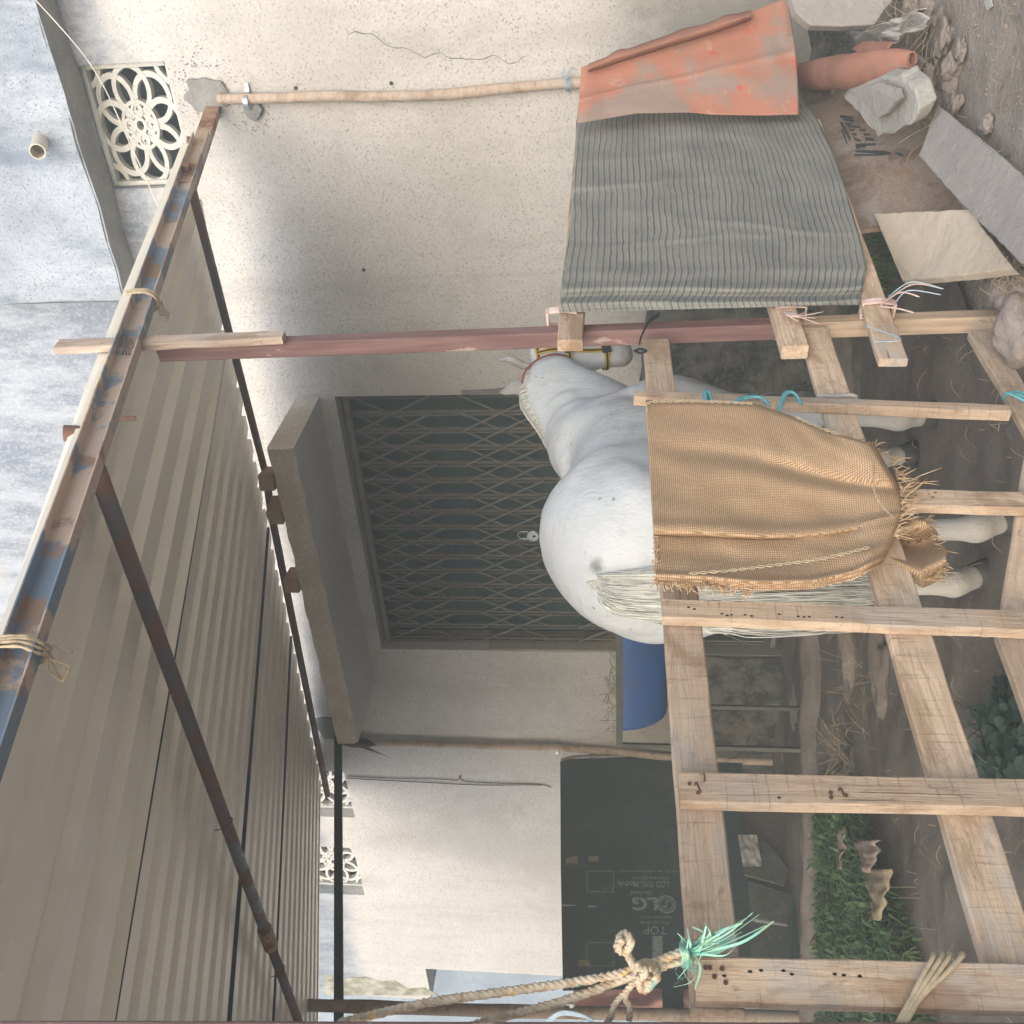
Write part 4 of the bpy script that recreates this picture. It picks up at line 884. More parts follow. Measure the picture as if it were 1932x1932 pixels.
leg([(-.50, -.15, .95, .14), (-.53, -.15, .78, .10), (-.60, -.145, .62, .068), (-.665, -.14, .50, .056), (-.655, -.14, .43, .046), (-.63, -.14, .30, .036), (-.62, -.14, .20, .038), (-.615, -.14, .15, .049), (-.585, -.14, .095, .040), (-.56, -.14, .06, .048)])
leg([(-.50, .15, .95, .14), (-.50, .15, .78, .10), (-.52, .145, .62, .068), (-.56, .14, .50, .056), (-.55, .14, .43, .046), (-.52, .14, .30, .036), (-.51, .14, .20, .038), (-.505, .14, .15, .049), (-.475, .14, .095, .040), (-.45, .14, .06, .048)])
FR = [(.46, -.14, .95, .10), (.46, -.14, .80, .078), (.44, -.14, .64, .058), (.43, -.14, .52, .052), (.42, -.14, .45, .048), (.38, -.14, .33, .036), (.355, -.14, .22, .037), (.345, -.14, .17, .047), (.375, -.14, .11, .039), (.395, -.14, .06, .047)]
FLg = [(.46, .14, .95, .10), (.50, .14, .80, .078), (.54, .13, .64, .058), (.56, .13, .52, .052), (.56, .13, .45, .048), (.56, .13, .33, .036), (.555, .13, .22, .037), (.55, .13, .17, .047), (.58, .13, .11, .039), (.60, .13, .06, .047)]
leg(FR); leg(FLg)
# neck and head
poll = gy(992, 706, 4.78); nbase = h(.44, 0, 1.27)
nd = [(nbase, .18, .34, .28), (h(.58, -.03, 1.37), .152, .29, .27), (h(.72, -.08, 1.48), .125, .24, .22), (h(.83, -.135, 1.59), .105, .19, .175), (poll-UP*.115-HF*.03, .094, .14, .14), (poll-UP*.055, .08, .095, .12)]
rg = []
for i, (c, w_, a, b) in enumerate(nd):
    tt = (nd[min(i+1, 5)][0]-nd[max(i-1, 0)][0]).normalized(); sd_ = UP.cross(tt).normalized()
    if i >= 3: sd_ = sd_
    rg.append((c, sd_, tt.cross(sd_).normalized(), w_, a, b))
sp = spline([r[0] for r in rg], 4); sr = interp([(r[3], r[4], r[5]) for r in rg]); ss_ = spline([r[1] for r in rg], 4); su = spline([r[2] for r in rg], 4)
loft([(sp[i], ss_[i].normalized()*sr[i][0], su[i].normalized(), sr[i][1], sr[i][2]) for i in range(len(sp))])
neckpoll = poll.copy(); poll = gy(1000, 682, 4.86); muz = gy(1188, 662, 4.97); hd = (muz-poll).normalized(); hs = (hd.cross(UP)).normalized()
hs = V((.62, .78, 0)).cross(hd).normalized() if False else hs
HS = hd.cross(V((.90, .30, .25))).normalized()            # across the head
HN = HS.cross(hd).normalized()                          # towards the forehead
if HN.x < 0: HN = -HN
HD = [(0, .075, .060, .09), (.10, .100, .085, .16), (.22, .108, .085, .205), (.34, .096, .075, .19), (.48, .074, .060, .125), (.66, .055, .045, .082), (.80, .056, .045, .078), (.92, .062, .048, .085), (1.02, .040, .034, .055)]
HLn = (muz-poll).length
hp = lambda f_: poll+hd*(HLn*f_)
loft([(hp(x), HS*w_, HN, a, b) for x, w_, a, b in interp(HD)])
me = bpy.data.meshes.new('body'); me.from_pydata(hb.v, [], hb.f); me.update()
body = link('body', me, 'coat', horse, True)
r = body.modifiers.new('r', 'REMESH'); r.mode = 'VOXEL'; r.voxel_size = .0105; r.use_smooth_shade = True
s_ = body.modifiers.new('s', 'SMOOTH'); s_.factor = .6; s_.iterations = 30
# ears
for sg, e, pos in ((1, (937, 676), .03), (-1, (942, 740), .03)):
    base = neckpoll+V((.045, .02, -.0)); tip = gy(*e, 4.80 if sg > 0 else 4.95)
    if sg < 0: base = neckpoll+V((-.05, .09, -.02))
    d = tip-base; m = MB(); sp_ = [base-d*.15, base+d*.2, base+d*.5, base+d*.8, tip]; sp_[2] += V((.01, -.01, 0)); m.tube(spline(sp_, 4), [x[0] for x in interp([(.028, 0), (.040, 0), (.038, 0), (.022, 0), (.004, 0)])], 10, flat=.5)
    m.build('ear', 'eardark', horse, True)
# eye on the cheek side facing us and nostril
for f_, side in ((.33, 1), (.33, -1)):
    c = hp(f_)+HS*side*.082+HN*.02; m = MB(); bm = None; rr = rock('eye', c, (.019, .019, .019), 'hole', horse, 2, 0)
    c = hp(.95)+HS*side*.042+HN*.012; rock('nostril', c, (.010, .010, .015), 'hole', horse, 2, 0)
# hooves
for c, d in ((h(-.55, -.14, 0), 0), (h(-.44, .14, 0), 0), (h(.405, -.14, 0), 0), (h(.61, .13, 0), 0)):
    m = MB(); m.tube([c+UP*.07-HF*.012, c+UP*.035, c+HF*.006], [.045, .056, .062], 16); m.build('hoof', 'hoof', horse, True)
# dock, mane, tail
random.seed(11); m = MB(); tr = h(-.765, -.005, 1.37)
for i in range(2600):
    a = random.uniform(-1, 1); w0 = a*.058+.004; l = random.uniform(.42, .80); o_ = random.uniform(-.012, .03); st_ = random.uniform(0, .22)
    p0 = tr+HL*w0*(.55+.6*st_/.22)-UP*st_-HF*(.008+.12*st_); fan = w0*1.2-.012
    pts = [p0+HF*.02, p0-HF*(.022+o_)-UP*.06+HL*w0*.75, p0-HF*(.05+o_)-UP*.24+HL*fan*.8, p0-HF*(.05+o_)-UP*.5*l+HL*(fan+random.uniform(-.008, .008)), p0-HF*(.03+o_)-UP*.85*l+HL*(fan*.9+random.uniform(-.015, .015)), p0-HF*(.01+o_)-UP*1.02*l+HL*(fan*.6+random.uniform(-.03, .03))]
    m.tube(spline(pts, 4), [.0021]*16+[.0018, .0014, .001, .0008, .0005], 3, False)
m.build('tail', 'hair', horse, True); m = MB()
m.tube(spline([tr+HF*.10+UP*.03, tr+HF*.01-UP*.02, tr-HF*.03-UP*.14, tr-HF*.045-UP*.30, tr-HF*.045-UP*.44, tr-HF*.03-UP*.58], 5), [x[0] for x in interp([(.03, 0), (.03, 0), (.036, 0), (.05, 0), (.052, 0), (.02, 0)], 5)], 16)
m.build('dock', 'tailcore', horse, True)
m = MB(); crest = [sp[i]+su[i].normalized()*(sr[i][1]*.92) for i in range(2, len(sp))]
for i in range(900):
    k = random.random()*(len(crest)-1.01); ii = int(k); p = crest[ii].lerp(crest[ii+1], k-ii); tt = (crest[ii+1]-crest[ii]).normalized(); s2 = ss_[min(ii+2, len(ss_)-1)].normalized(); u2 = su[min(ii+2, len(su)-1)].normalized()
    if s2.dot(V((.8, -.6, 0))) < 0: s2 = -s2
    l = random.uniform(.04, .11); side = random.choice((1, 1, 1, -.6))
    pts = [p-u2*.012, p+u2*.016+s2*.006*side, p+u2*.006+s2*(.03+l*.2)*side-tt*l*.3, p-u2*l*.55+s2*(.045+l*.3)*side-tt*l*.6]
    m.tube(spline(pts, 3), [.0028]*7+[.0016, .001, .0005], 3, False)
m.build('mane', 'hair', horse, True)
# halter
hal = thing('halter', 'yellow and black webbing halter with dark buckles on the horse head', 'halter', poll)
def band_(f_, e=.008, wd_=.024, f2=None, a0=0, a1=2*pi, mat='yellow', lift=0):
    rr = interp(HD, 6); n = 30; m = MB(); vs = []
    for j in range(n+1):
        a = a0+(a1-a0)*j/n; ff = f_+((f2 if f2 is not None else f_)-f_)*(j/n if f2 is not None else 0); w_, du, dd = [x for x in min(rr, key=lambda q: abs(q[0]-ff))[1:]]
        ca, sa = cos(a), sin(a); dd_ = (du if sa > 0 else dd)
        for q in (-1, 1): vs.append(hp(ff)+hd*wd_*.5*q+HS*math.copysign(abs(ca)**.88, ca)*(w_+e+lift)+HN*math.copysign(abs(sa)**.92, sa)*(dd_+e+lift))
    m.add(vs, [(2*j, 2*j+1, 2*j+3, 2*j+2) for j in range(n)]); return m
for (nm, f_, w_, mt, li) in (('noseband', .74, .028, 'yellow', 0), ('noseband_stripe', .74, .009, 'blackcloth', .0025), ('throat_strap', .36, .026, 'yellow', 0), ('throat_stripe', .36, .009, 'blackcloth', .0025), ('crown_strap', .06, .026, 'yellow', 0), ('crown_stripe', .06, .009, 'blackcloth', .0025)):
    solid(band_(f_, .006, w_, lift=li).build(nm, mt, hal), .002)
for side in (1, -1):
    for w_, mt, li in ((.012, 'yellow', 0), (.004, 'blackcloth', .003)):
        m = MB(); pts = []
        for ff in (.06, .15, .26, .36, .5, .62, .74):
            rr = min(interp(HD, 6), key=lambda q: abs(q[0]-ff)); pts.append(hp(ff)+HS*side*(rr[1]+.009+li)-HN*.012)
        pts = spline(pts, 4)
        for i in range(len(pts)-1): a, b = pts[i], pts[i+1]; m.add([a-HN*w_, b-HN*w_, b+HN*w_, a+HN*w_], [(0, 1, 2, 3)])
        solid(m.build('cheekpiece', mt, hal), .002)
    for ff in (.36, .74):
        rr = min(interp(HD, 6), key=lambda q: abs(q[0]-ff)); c = hp(ff)+HS*side*(rr[1]+.014)-HN*.012
        m = MB(); m.box(c, hd*.022, HN*.020, HS*.003); bevel(m.build('buckle', 'steel' if side < 0 and ff < .5 else 'blackcloth', hal), .002)
m = MB(); i0 = len(sp)-5; c = sp[i0]; pts = [c+ss_[i0].normalized()*cos(2*pi*j/26)*(sr[i0][0]+.012)+su[i0].normalized()*sin(2*pi*j/26)*((sr[i0][1] if sin(2*pi*j/26) > 0 else sr[i0][2])+.012)-UP*.03*cos(2*pi*j/26) for j in range(26)]
m.tube(pts+[pts[0]], .005, 7, False); tag(m.build('neck_cord', 'red', None, True), 'dark red cord loop round the horse neck behind the halter', 'cord')

# ------------------------------------------------------------------ feed trough on iron legs
def ty(u_, v_, y=6.9): return gy(u_, v_, y)
ta, tb_ = ty(1150, 1150, 6.62), ty(1163, 1402, 6.9); tx = (tb_-ta); tx.z = 0; TL_ = tx.length; tx = tx.normalized(); tn = V((-tx.y, tx.x, 0)); tn = tn if tn.y > 0 else -tn
tz_ = tb_.z; TRg = .30; tc = ta.lerp(tb_, .5); tc.z = tz_
tro = thing('feed_trough', 'blue plastic half drum feed trough in an iron frame behind the horse', 'trough', V((tc.x, tc.y, 0)))
def drum(a, b):
    x = -TL_/2+.02+(TL_-.06)*a; an = pi*b; r_ = TRg*(1-.5*max(0, (abs(2*a-1)-.82)/.18)**2.2); return tc+tn*TRg+tx*x+tn*(-cos(an))*r_-UP*sin(an)*r_*1.12-UP*.02
m = MB(); m.grid(drum, 40, 26); o = m.build('half_drum', 'blue', tro, True); solid(o, .006)
for e_ in (0, 1):
    m = MB(); m.add([drum(e_, j/26) for j in range(27)], [tuple(range(27))]); m.build('drum_end', 'blue', tro)
m = MB(); fw = .022
for (p, q) in ((tc-tx*TL_/2, tc+tx*TL_/2), (tc-tx*TL_/2+tn*2*TRg, tc+tx*TL_/2+tn*2*TRg)): m.box((p+q)/2-UP*.02, (q-p)/2, tn*.012, UP*fw)
m.build('long_rail', 'ironframe', tro)
for sg in (-1, 1):
    m = MB(); e0 = tc+tx*sg*(TL_/2+.014)-UP*.02; m.box(e0+tn*TRg, tx*.012, tn*TRg, UP*fw); m.build('end_rail', 'ironframe', tro)
    for k_ in (0, 1):
        f0 = e0+tn*2*TRg*k_; m = MB(); m.box(V((f0.x, f0.y, (f0.z+.0)/2)), tx*.014, tn*.014, UP*(f0.z/2)); m.build('leg', 'ironframe', tro)
m = MB(); m.box(tc-UP*.52+tn*0, tx*TL_/2, tn*.008, UP*.008); m.build('brace', 'ironframe', tro)
random.seed(5); m = MB()
for i in range(60): c = tc+tx*random.uniform(-.5, .5)*TL_+tn*random.uniform(0, .5); d = V((random.uniform(-1, 1), random.uniform(-1, 1), random.uniform(0, .6))).normalized(); m.tube([c, c+d*.06+UP*.02, c+d*.14], .0018, 4)
o = m.build('straw_in_trough', 'straw'); tag(o, 'loose straw sticking up over the rim of the feed trough', 'straw', kind='stuff')

# ------------------------------------------------------------------ left side fence: black carton, pink cloth, posts
LP = wp(1300, 1425); LP.z = 0; LD = V((-A.x, -A.y, 0)); LN = V((LD.y, -LD.x, 0)); LN = LN if LN.dot(V((0, 0, 0))-LP) > 0 else -LN
def lf(u_, v_, off=0): return gp(u_, v_, LP, LN, off)
cart = thing('carton_board', 'black flattened LCD carton with grey printing fixed to the left side of the pen', 'carton', lf(1400, 1650))
m = MB(); m.slab([lf(*q, .02) for q in ((1057, 1436), (1062, 1432), (1180, 1428), (1290, 1418), (1400, 1420), (1404, 1560), (1418, 1740), (1422, 1866), (1240, 1864), (1062, 1868), (1058, 1640))], -LN*.012); m.build('board', 'carton', cart)
m = MB(); m.tube(spline([lf(*q, .035) for q in ((1058, 1434), (1090, 1427), (1180, 1424), (1292, 1414))], 6), .012, 8); m.build('rolled_edge', 'sticker', cart, True)
m = MB(); m.add([lf(*q, .0215) for q in ((1068, 1620), (1056+34, 1614), (1090, 1629), (1066, 1629))], [(0, 1, 2, 3)]); m.add([lf(*q, .0215) for q in ((1111, 1615), (1129, 1615), (1129, 1625), (1111, 1625))], [(0, 1, 2, 3)]); m.add([lf(*q, .0215) for q in ((1091, 1811), (1113, 1811), (1113, 1823), (1091, 1823))], [(0, 1, 2, 3)]); m.build('label', 'sticker', cart)
ex, ey = UP, LD        # reading direction runs up, letters stand to the left
def text(s, pix0, pix1, vmid, hpx, bold=0):
    """letters from photo u=pix0 (start) to pix1 (end) centred on row vmid"""
    cu = bpy.data.curves.new('txt', 'FONT'); cu.body = s; cu.size = 1; cu.align_x = 'LEFT'; cu.offset = bold; cu.resolution_u = 3
    o = bpy.data.objects.new('txt', cu); COL.objects.link(o); dg = bpy.context.evaluated_depsgraph_get(); me = bpy.data.meshes.new_from_object(o.evaluated_get(dg)); bpy.data.objects.remove(o)
    xs_ = [v.co.x for v in me.vertices]; ys_ = [v.co.y for v in me.vertices]; x0, x1, y0, y1 = min(xs_), max(xs_), min(ys_), max(ys_)
    p0, p1 = lf(pix0, vmid), lf(pix1, vmid); hh = (lf(pix0, vmid+hpx/2)-lf(pix0, vmid-hpx/2)).length
    for v in me.vertices:
        a = (v.co.x-x0)/(x1-x0); b = (v.co.y-y0)/(y1-y0)-.5; v.co = p0.lerp(p1, a)+ey*(b*hh)+LN*.0216
    me.name = 'print'; link('print', me, 'print', cart)
text('LG', 1240, 1193, 1708, 25, .03); text("Life's Good", 1231, 1191, 1688, 8, .01); text('LCD SVC Module', 1262, 1165, 1671, 11, .01); text('Genuine Spares', 1263, 1192, 1659, 8)
text('Not for use institutional consumer', 1278, 1166, 1647, 5); text('TOP', 1257, 1215, 1758, 15); text('Do not drop', 1261, 1208, 1743, 8); text('Fragile, handle with care', 1268, 1204, 1733, 6)
text('Contents No.', 1157, 1136, 1680, 4); text('Part No.', 1159, 1142, 1820, 5)
m = MB(); c = lf(1257, 1706, .0216)
rr = (lf(1257, 1706)-lf(1257, 1723)).length; annulus(m, c, UP, LD, rr*.84, rr, 32); annulus(m, c+UP*.22*rr+LD*.25*rr, UP, LD, 0, rr*.13, 12)
m.box(c+UP*.0+LD*.05*rr, UP*rr*.06, LD*rr*.45, LN*.0004); m.box(c-UP*.2*rr-LD*.36*rr, UP*rr*.24, LD*rr*.06, LN*.0004); annulus(m, c, UP, LD, rr*.62, rr*.72, 20)
m.build('emblem', 'print', cart)
m = MB()
for (u0, v0, u1, v1) in ((1107, 1643, 1158, 1683), (1107, 1778, 1159, 1823)):
    for (a, b, c_, d) in ((u0, v0, u1, v0+1.2), (u0, v1-1.2, u1, v1), (u0, v0, u0+1.2, v1), (u1-1.2, v0, u1, v1)): m.add([lf(a, b, .0216), lf(c_, b, .0216), lf(c_, d, .0216), lf(a, d, .0216)], [(0, 1, 2, 3)])
m.add([lf(*q, .0216) for q in ((1231, 1766), (1250, 1766), (1250, 1812), (1231, 1812))], [(0, 1, 2, 3)]); m.build('print_box', 'print', cart)
m = MB(); 
for (u0, u1, v_) in ((1061, 1087, 1708), (1110, 1125, 1710)): m.add([lf(*q, .0218) for q in ((u0, v_-1.5), (u1, v_-.5), (u1, v_+1), (u0, v_+1.5))], [(0, 1, 2, 3)])
m.build('scratch', 'rag', cart)
def lpole(pix, off, r, lb, nm='side_pole', mat='pole', cat='pole'): 
    pts = [lf(u_, v_, off) for u_, v_ in pix]; c = spline(pts, 8); m = MB(); m.tube(c, [r*(1+.16*noise.noise(p*3)) for p in c], 12); o = m.build(nm, mat, None, True); tag(o, lb, cat)
lpole([(560, 1896), (700, 1900), (900, 1906), (1150, 1912), (1400, 1918), (1700, 1925)], .10, .045, 'brown split pole at the left edge of the pen beside the pink cloth')
m = MB(); m.grid(lambda a, b: lf(1082+(1300-1082)*a, 1862+62*b, -.03+.03*sin(a*5+b*9)+.012*sin(a*14-b*10)), 60, 20); o = m.build('pink_cloth', 'pink', None, True); solid(o, .004); tag(o, 'salmon pink cloth stretched left of the black carton behind the ropes', 'cloth')
m = MB(); m.box((lf(1270, 1875, .03)+lf(1270, 1930, .03))/2, UP*.075, LD*.22, LN*.008); tag(m.build('carton_strip', 'carton'), 'dark strip of carton crossing the pink cloth behind the timber slat', 'carton')
m = MB(); m.tube([lf(1170, 1845, .1), lf(1195, 1820, .12), lf(1202, 1812, .12)], .004, 5); tag(m.build('twig', 'wire'), 'thin dark twig across the pink cloth', 'twig')
# wood stubs above carton
m = MB(); m.box(lf(1118, 1437-16, -.02), UP*.03, LD*.04, LN*.02); tag(m.build('wood_block', 'woodgrey'), 'small wood block wedged between the left pole and the black carton', 'block')
# stacked scrap boards below the carton
scr = [(((1390, 1450), (1500, 1450), (1510, 1560), (1505, 1740), (1412, 1720)), 'dusty dark scrap board leaning low on the left side of the pen', -.04, 'soilin'), (((1400, 1590), (1445, 1585), (1490, 1640), (1480, 1670), (1405, 1650)), 'grey stone slab piece in the scrap heap left of the trough legs', .06, 'plinth'), (((1412, 1660), (1500, 1690), (1502, 1745), (1415, 1730)), 'brown carton flap upper one of two in the scrap heap', .03, 'ply'), (((1414, 1738), (1500, 1750), (1505, 1860), (1418, 1870)), 'brown carton flap at the left end of the scrap heap', .05, 'ply')]
for poly, lb, off, mt in scr: m = MB(); m.slab([lf(*q, off) for q in poly], -LN*.025); o = bevel(m.build('scrap_board', 'plinth' if mt == 'ply' else mt), .004); tag(o, lb, 'board')
m = MB(); m.grid(lambda a, b: lf(1392+36*a+10*b, 1575+60*b, .1+.03*noise.noise(V((a*5, b*5, 0)))), 10, 14); tag(m.build('torn_paper', 'rag', None, True), 'crumpled white torn paper on the scrap heap under the top rail', 'paper')
m = MB(); m.grid(lambda a, b: lf(1490+35*a+10*sin(b*5), 1440+430*b, .12+.05*noise.noise(V((a*3, b*5, 0)))), 8, 50); tag(m.build('green_tarp', m_flat('dim green tarp', (.05, .10, .09), .8, .2, v2=(.09, .085, .07), sc=4), None, True), 'narrow greenish tarp strip lying along the pen edge beyond the grass', 'tarp')
# broken earth ledge
random.seed(4)
m = MB(); ct = [gz(1545, v_, .0) for v_ in range(1180, 1960, 40)]
def curb(a, b):
    p = ct[0].lerp(ct[-1], a); an = pi*b; return V((p.x, p.y-.12*cos(an)+.03*noise.noise(V((a*9, b*2, 0))), -.04+.16*sin(an)**.6+.025*noise.noise(V((a*14, b*5, 2)))))
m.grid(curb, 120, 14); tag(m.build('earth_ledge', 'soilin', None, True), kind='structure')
for (u_, v_, sx_, sy_, sz_, lb) in ((1600, 1130, .5, .16, .09, 'long dark rock ridge in the pen between the horse and the trough legs'), (1590, 700, .55, .18, .12, 'dark earth lump in the pen in front of the horse'), (1660, 1255, .22, .12, .06, 'flat cracked stone in the pen left of the horse tail'), (1610, 1470, .18, .1, .05, 'round flat stone at the near end of the grass strip')):
    rock('earth_rock', gz(u_, v_, .02), (sx_, sy_, sz_), 'soilin', None, 4, .35, 0.1); tag(bpy.data.objects[-1] if False else COL.objects[-1], lb, 'rock')
m = MB(); cb = [gz(u_, v_, .05) for u_, v_ in ((1690, 545), (1800, 548), (1830, 600), (1720, 600))]

# grass wedge in the pen
random.seed(21); m = MB(); leaf = MB()
def inpoly(p, poly):
    c = False
    for i in range(len(poly)):
        a, b = poly[i], poly[i-1]
        if (a[1] > p[1]) != (b[1] > p[1]) and p[0] < (b[0]-a[0])*(p[1]-a[1])/(b[1]-a[1])+a[0]: c = not c
    return c
GP = [gz(*q) for q in ((1566, 1500), (1640, 1500), (1668, 1650), (1738, 1800), (1780, 2000), (1570, 2000))]; gpl = [(p.x, p.y) for p in GP]; n = 0
x0, x1 = min(p[0] for p in gpl), max(p[0] for p in gpl); y0, y1 = min(p[1] for p in gpl), max(p[1] for p in gpl)
def blade(mm, p, l, w_, lean):
    d = V((random.uniform(-1, 1), random.uniform(-1, 1), 0)).normalized(); s2 = V((-d.y, d.x, 0))*w_; a = p; b = p+UP*l*.6+d*l*lean*.4; c = p+UP*l*(.9-.3*lean)+d*l*lean
    mm.add([a-s2*.5, a+s2*.5, b+s2, c, b-s2], [(0, 1, 2, 4), (4, 2, 3)])
while n < 5200:
    x, y = random.uniform(x0, x1), random.uniform(y0, y1)
    if inpoly((x, y), gpl) and noise.noise(V((x*4.5, y*4.5, 7))) > -.12-.3*random.random(): blade(leaf, V((x, y, zg(x, y)+.02)), random.uniform(.04, .20), random.uniform(.003, .015), random.uniform(.2, 1.3)); n += 1
for _ in range(700):
    i = random.randrange(len(gpl)); a_, b_ = gpl[i], gpl[i-1]; f_ = random.random(); x, y = a_[0]+(b_[0]-a_[0])*f_+random.gauss(0, .06), a_[1]+(b_[1]-a_[1])*f_+random.gauss(0, .06)
    blade(leaf, V((x, y, zg(x, y)+.02)), random.uniform(.03, .13), random.uniform(.003, .010), random.uniform(.3, 1.4))
o = leaf.build('grass', 'leaf'); tag(o, kind='stuff')
for (u_, v_, du, dv, lb) in ((1582, 1560, 12, 80, 'pale brown strip of torn carton lying in the grass nearest the slats'), (1612, 1585, 50, 60, 'flat muddy brown stone among the grass strip'), (1628, 1640, 55, 95, 'pointed dry palm sheath lying in the grass')):
    c = gz(u_, v_, .10); e = gz(u_+du*.4, v_+dv, .12); w_ = (gz(u_+du, v_, .12)-c); m = MB(); m.grid(lambda a, b: c.lerp(e, b)+w_*(a+.25*noise.noise(V((b*4, 0, u_))))*(1-b*.8)+UP*(.012*sin(a*pi)+.03*noise.noise(V((a*3, b*5, u_)))), 6, 16); o = m.build('dry_sheath', 'ply' if 'palm' not in lb else 'straw', None, True); solid(o, .006); tag(o, lb, 'dry leaf')
# dark round-leaved plant near the bottom rail
dk = thing('leafy_plant', 'dark round-leaved plant low on the pen floor behind the nearest rails', 'plant', gz(1890, 1380)); random.seed(8); m = MB()
for i in range(620):
    u_, v_ = random.gauss(1905, 30), random.gauss(1385, 48); 
    if (abs(v_-1385) > 105) or u_ < 1838 or (u_ < 1870 and abs(v_-1400) > 70): continue
    c = gz(u_, v_, random.uniform(.02, .16)); r_ = random.uniform(.009, .030); nn = V((random.uniform(-.7, .7), random.uniform(-1, .2), 1)).normalized(); x = nn.orthogonal().normalized(); y = nn.cross(x)
    m.add([c-nn*r_*.15]+[c+(x*cos(2*pi*j/9)+y*sin(2*pi*j/9))*r_ for j in range(9)], [(0, j+1, (j+1) % 9+1) for j in range(9)])
m.build('foliage', 'darkleaf', dk, True)
m = MB()
for i in range(14): c = gz(random.uniform(1870, 1930), random.uniform(1330, 1440), 0); m.tube([c, c+UP*.08+V((random.uniform(-.03, .03), 0, 0)), c+UP*.14+V((random.uniform(-.06, .06), 0, 0))], .002, 5)
m.build('stem', 'darkleaf', dk)

# ------------------------------------------------------------------ ropes at the left
kt = fp(1222, 1832, .06); dp_ = kt.y
def gq(u_, v_, o_=0): return gy(u_, v_, dp_+o_)
tag(rope([gq(640, 1930), gq(790, 1895), gq(900, 1878), gq(1050, 1858), gq(1150, 1842), gq(1210, 1825), gq(1290, 1795), gq(1312, 1788, .03)], .0085, 'rope', 'rope'), 'upper strand of twisted multicolour rope running from the knot up to the left', 'rope')
tag(rope([gq(855, 1945), gq(960, 1916), gq(1060, 1890), gq(1150, 1858), gq(1210, 1836, -.01), gq(1290, 1812), gq(1312, 1810, .03)], .0085, 'rope', 'rope'), 'lower strand of twisted multicolour rope running from the knot up to the left', 'rope')
kn = [gq(1195, 1828, -.02), gq(1215, 1820, -.03), gq(1235, 1835, -.01), gq(1222, 1852, -.03), gq(1200, 1845, 0), gq(1205, 1822, -.04), gq(1228, 1818, .0), gq(1240, 1842, -.04), gq(1215, 1868, -.02), gq(1205, 1850, -.04), gq(1218, 1832, -.05), gq(1196, 1820, -.03), gq(1184, 1800, -.02), gq(1172, 1786, -.02), gq(1168, 1772, -.01), gq(1180, 1762, -.03), gq(1190, 1778, -.04), gq(1178, 1796, -.03), gq(1165, 1786, -.04), gq(1176, 1770, -.045)]
tag(rope(kn, .0075, 'rope_knot', 'rope', None, 3, .03, 7), 'big rope knot with a small looped end in front of the black carton', 'rope knot')
for pix, lb in (([(1200, 1852), (1180, 1872), (1160, 1895), (1152, 1918), (1145, 1930)], 'left one of two short rope tails hanging below the knot'), ([(1198, 1850), (1184, 1868), (1180, 1885), (1188, 1900), (1187, 1925)], 'right one of two short rope tails hanging below the knot')):
    tag(rope([gq(u_, v_, -.015) for u_, v_ in pix], .0055, 'rope_tail', 'rope', None, 3, .024), lb, 'rope')
# teal raffia tuft
random.seed(14); m = MB(); c = gq(1300, 1795, -.03)
tgt = [(1365, 1729), (1375, 1741), (1362, 1748), (1385, 1762), (1400, 1742), (1420, 1722), (1440, 1730), (1445, 1746), (1395, 1778), (1375, 1790), (1270, 1860), (1285, 1845), (1318, 1870), (1305, 1835), (1290, 1770), (1296, 1750), (1330, 1742), (1345, 1765), (1300, 1775), (1290, 1850), (1460, 1738), (1350, 1752), (1400, 1758)]
for k_, (u_, v_) in enumerate(tgt+[(a+random.uniform(-10, 10), b+random.uniform(-8, 8)) for a, b in tgt[:18]]):
    e = gq(u_, v_, random.uniform(-.07, -.01)); mid = c.lerp(e, .5)+V((random.uniform(-.02, .02), random.uniform(-.03, 0), random.uniform(-.02, .02))); pl = spline([c+V((random.uniform(-.006, .006), 0, random.uniform(-.006, .006))), mid, e], 6); w_ = random.uniform(.001, .0058)
    rb_ = V((random.uniform(-1, 1), .2, random.uniform(-1, 1))).normalized()
    for i in range(len(pl)-1):
        f_ = (1-i/len(pl))*.8+.2; f2 = (1-(i+1)/len(pl))*.8+.2; m.add([pl[i]-rb_*w_*f_, pl[i+1]-rb_*w_*f2, pl[i+1]+rb_*w_*f2, pl[i]+rb_*w_*f_], [(0, 1, 2, 3)])
for i in range(3): m.tube(spline([gq(1288+i*6, 1775, .03), gq(1285+i*5, 1788, -.045), gq(1290+i*4, 1806, -.05), gq(1288+i*4, 1822, .03)], 4), .004, 6)
tag(m.build('raffia_tuft', 'teal', None, True), 'frayed teal plastic raffia tuft tying the rope to the left end of the top rail', 'raffia')
# beige cord wound round the big slat
cb_ = thing('cord_wrap', 'beige cord wound four times round the widest slat at lower left', 'cord', fp(1760, 1850, .04))
for i, (ua, ub) in enumerate(((1762, 1696), (1778, 1702), (1792, 1712), (1815, 1708))):
    m = MB(); m.tube(spline([fp(ua-2, 1800, .0), fp(ua, 1804, .035), fp((ua*2+ub)/3, 1842, .042), fp((ua+ub*2)/3, 1885-i*3, .042), fp(ub, 1926, .045), fp(ub-20, 1965, .05)], 8), .0042, 8); m.build('cord_turn', 'cord', cb_, True)
m = MB()
for i in range(3): m.tube(spline([gq(1020+i*7, 1935, .2), gq(1060, 1908+i*3, .2), gq(1110+i*5, 1920+i*2, .2), gq(1080, 1935, .2)], 6), .0022, 5)
tag(m.build('blue_twine', 'bluestring', None, True), 'tangle of pale blue twine at the left edge by the pole', 'twine')

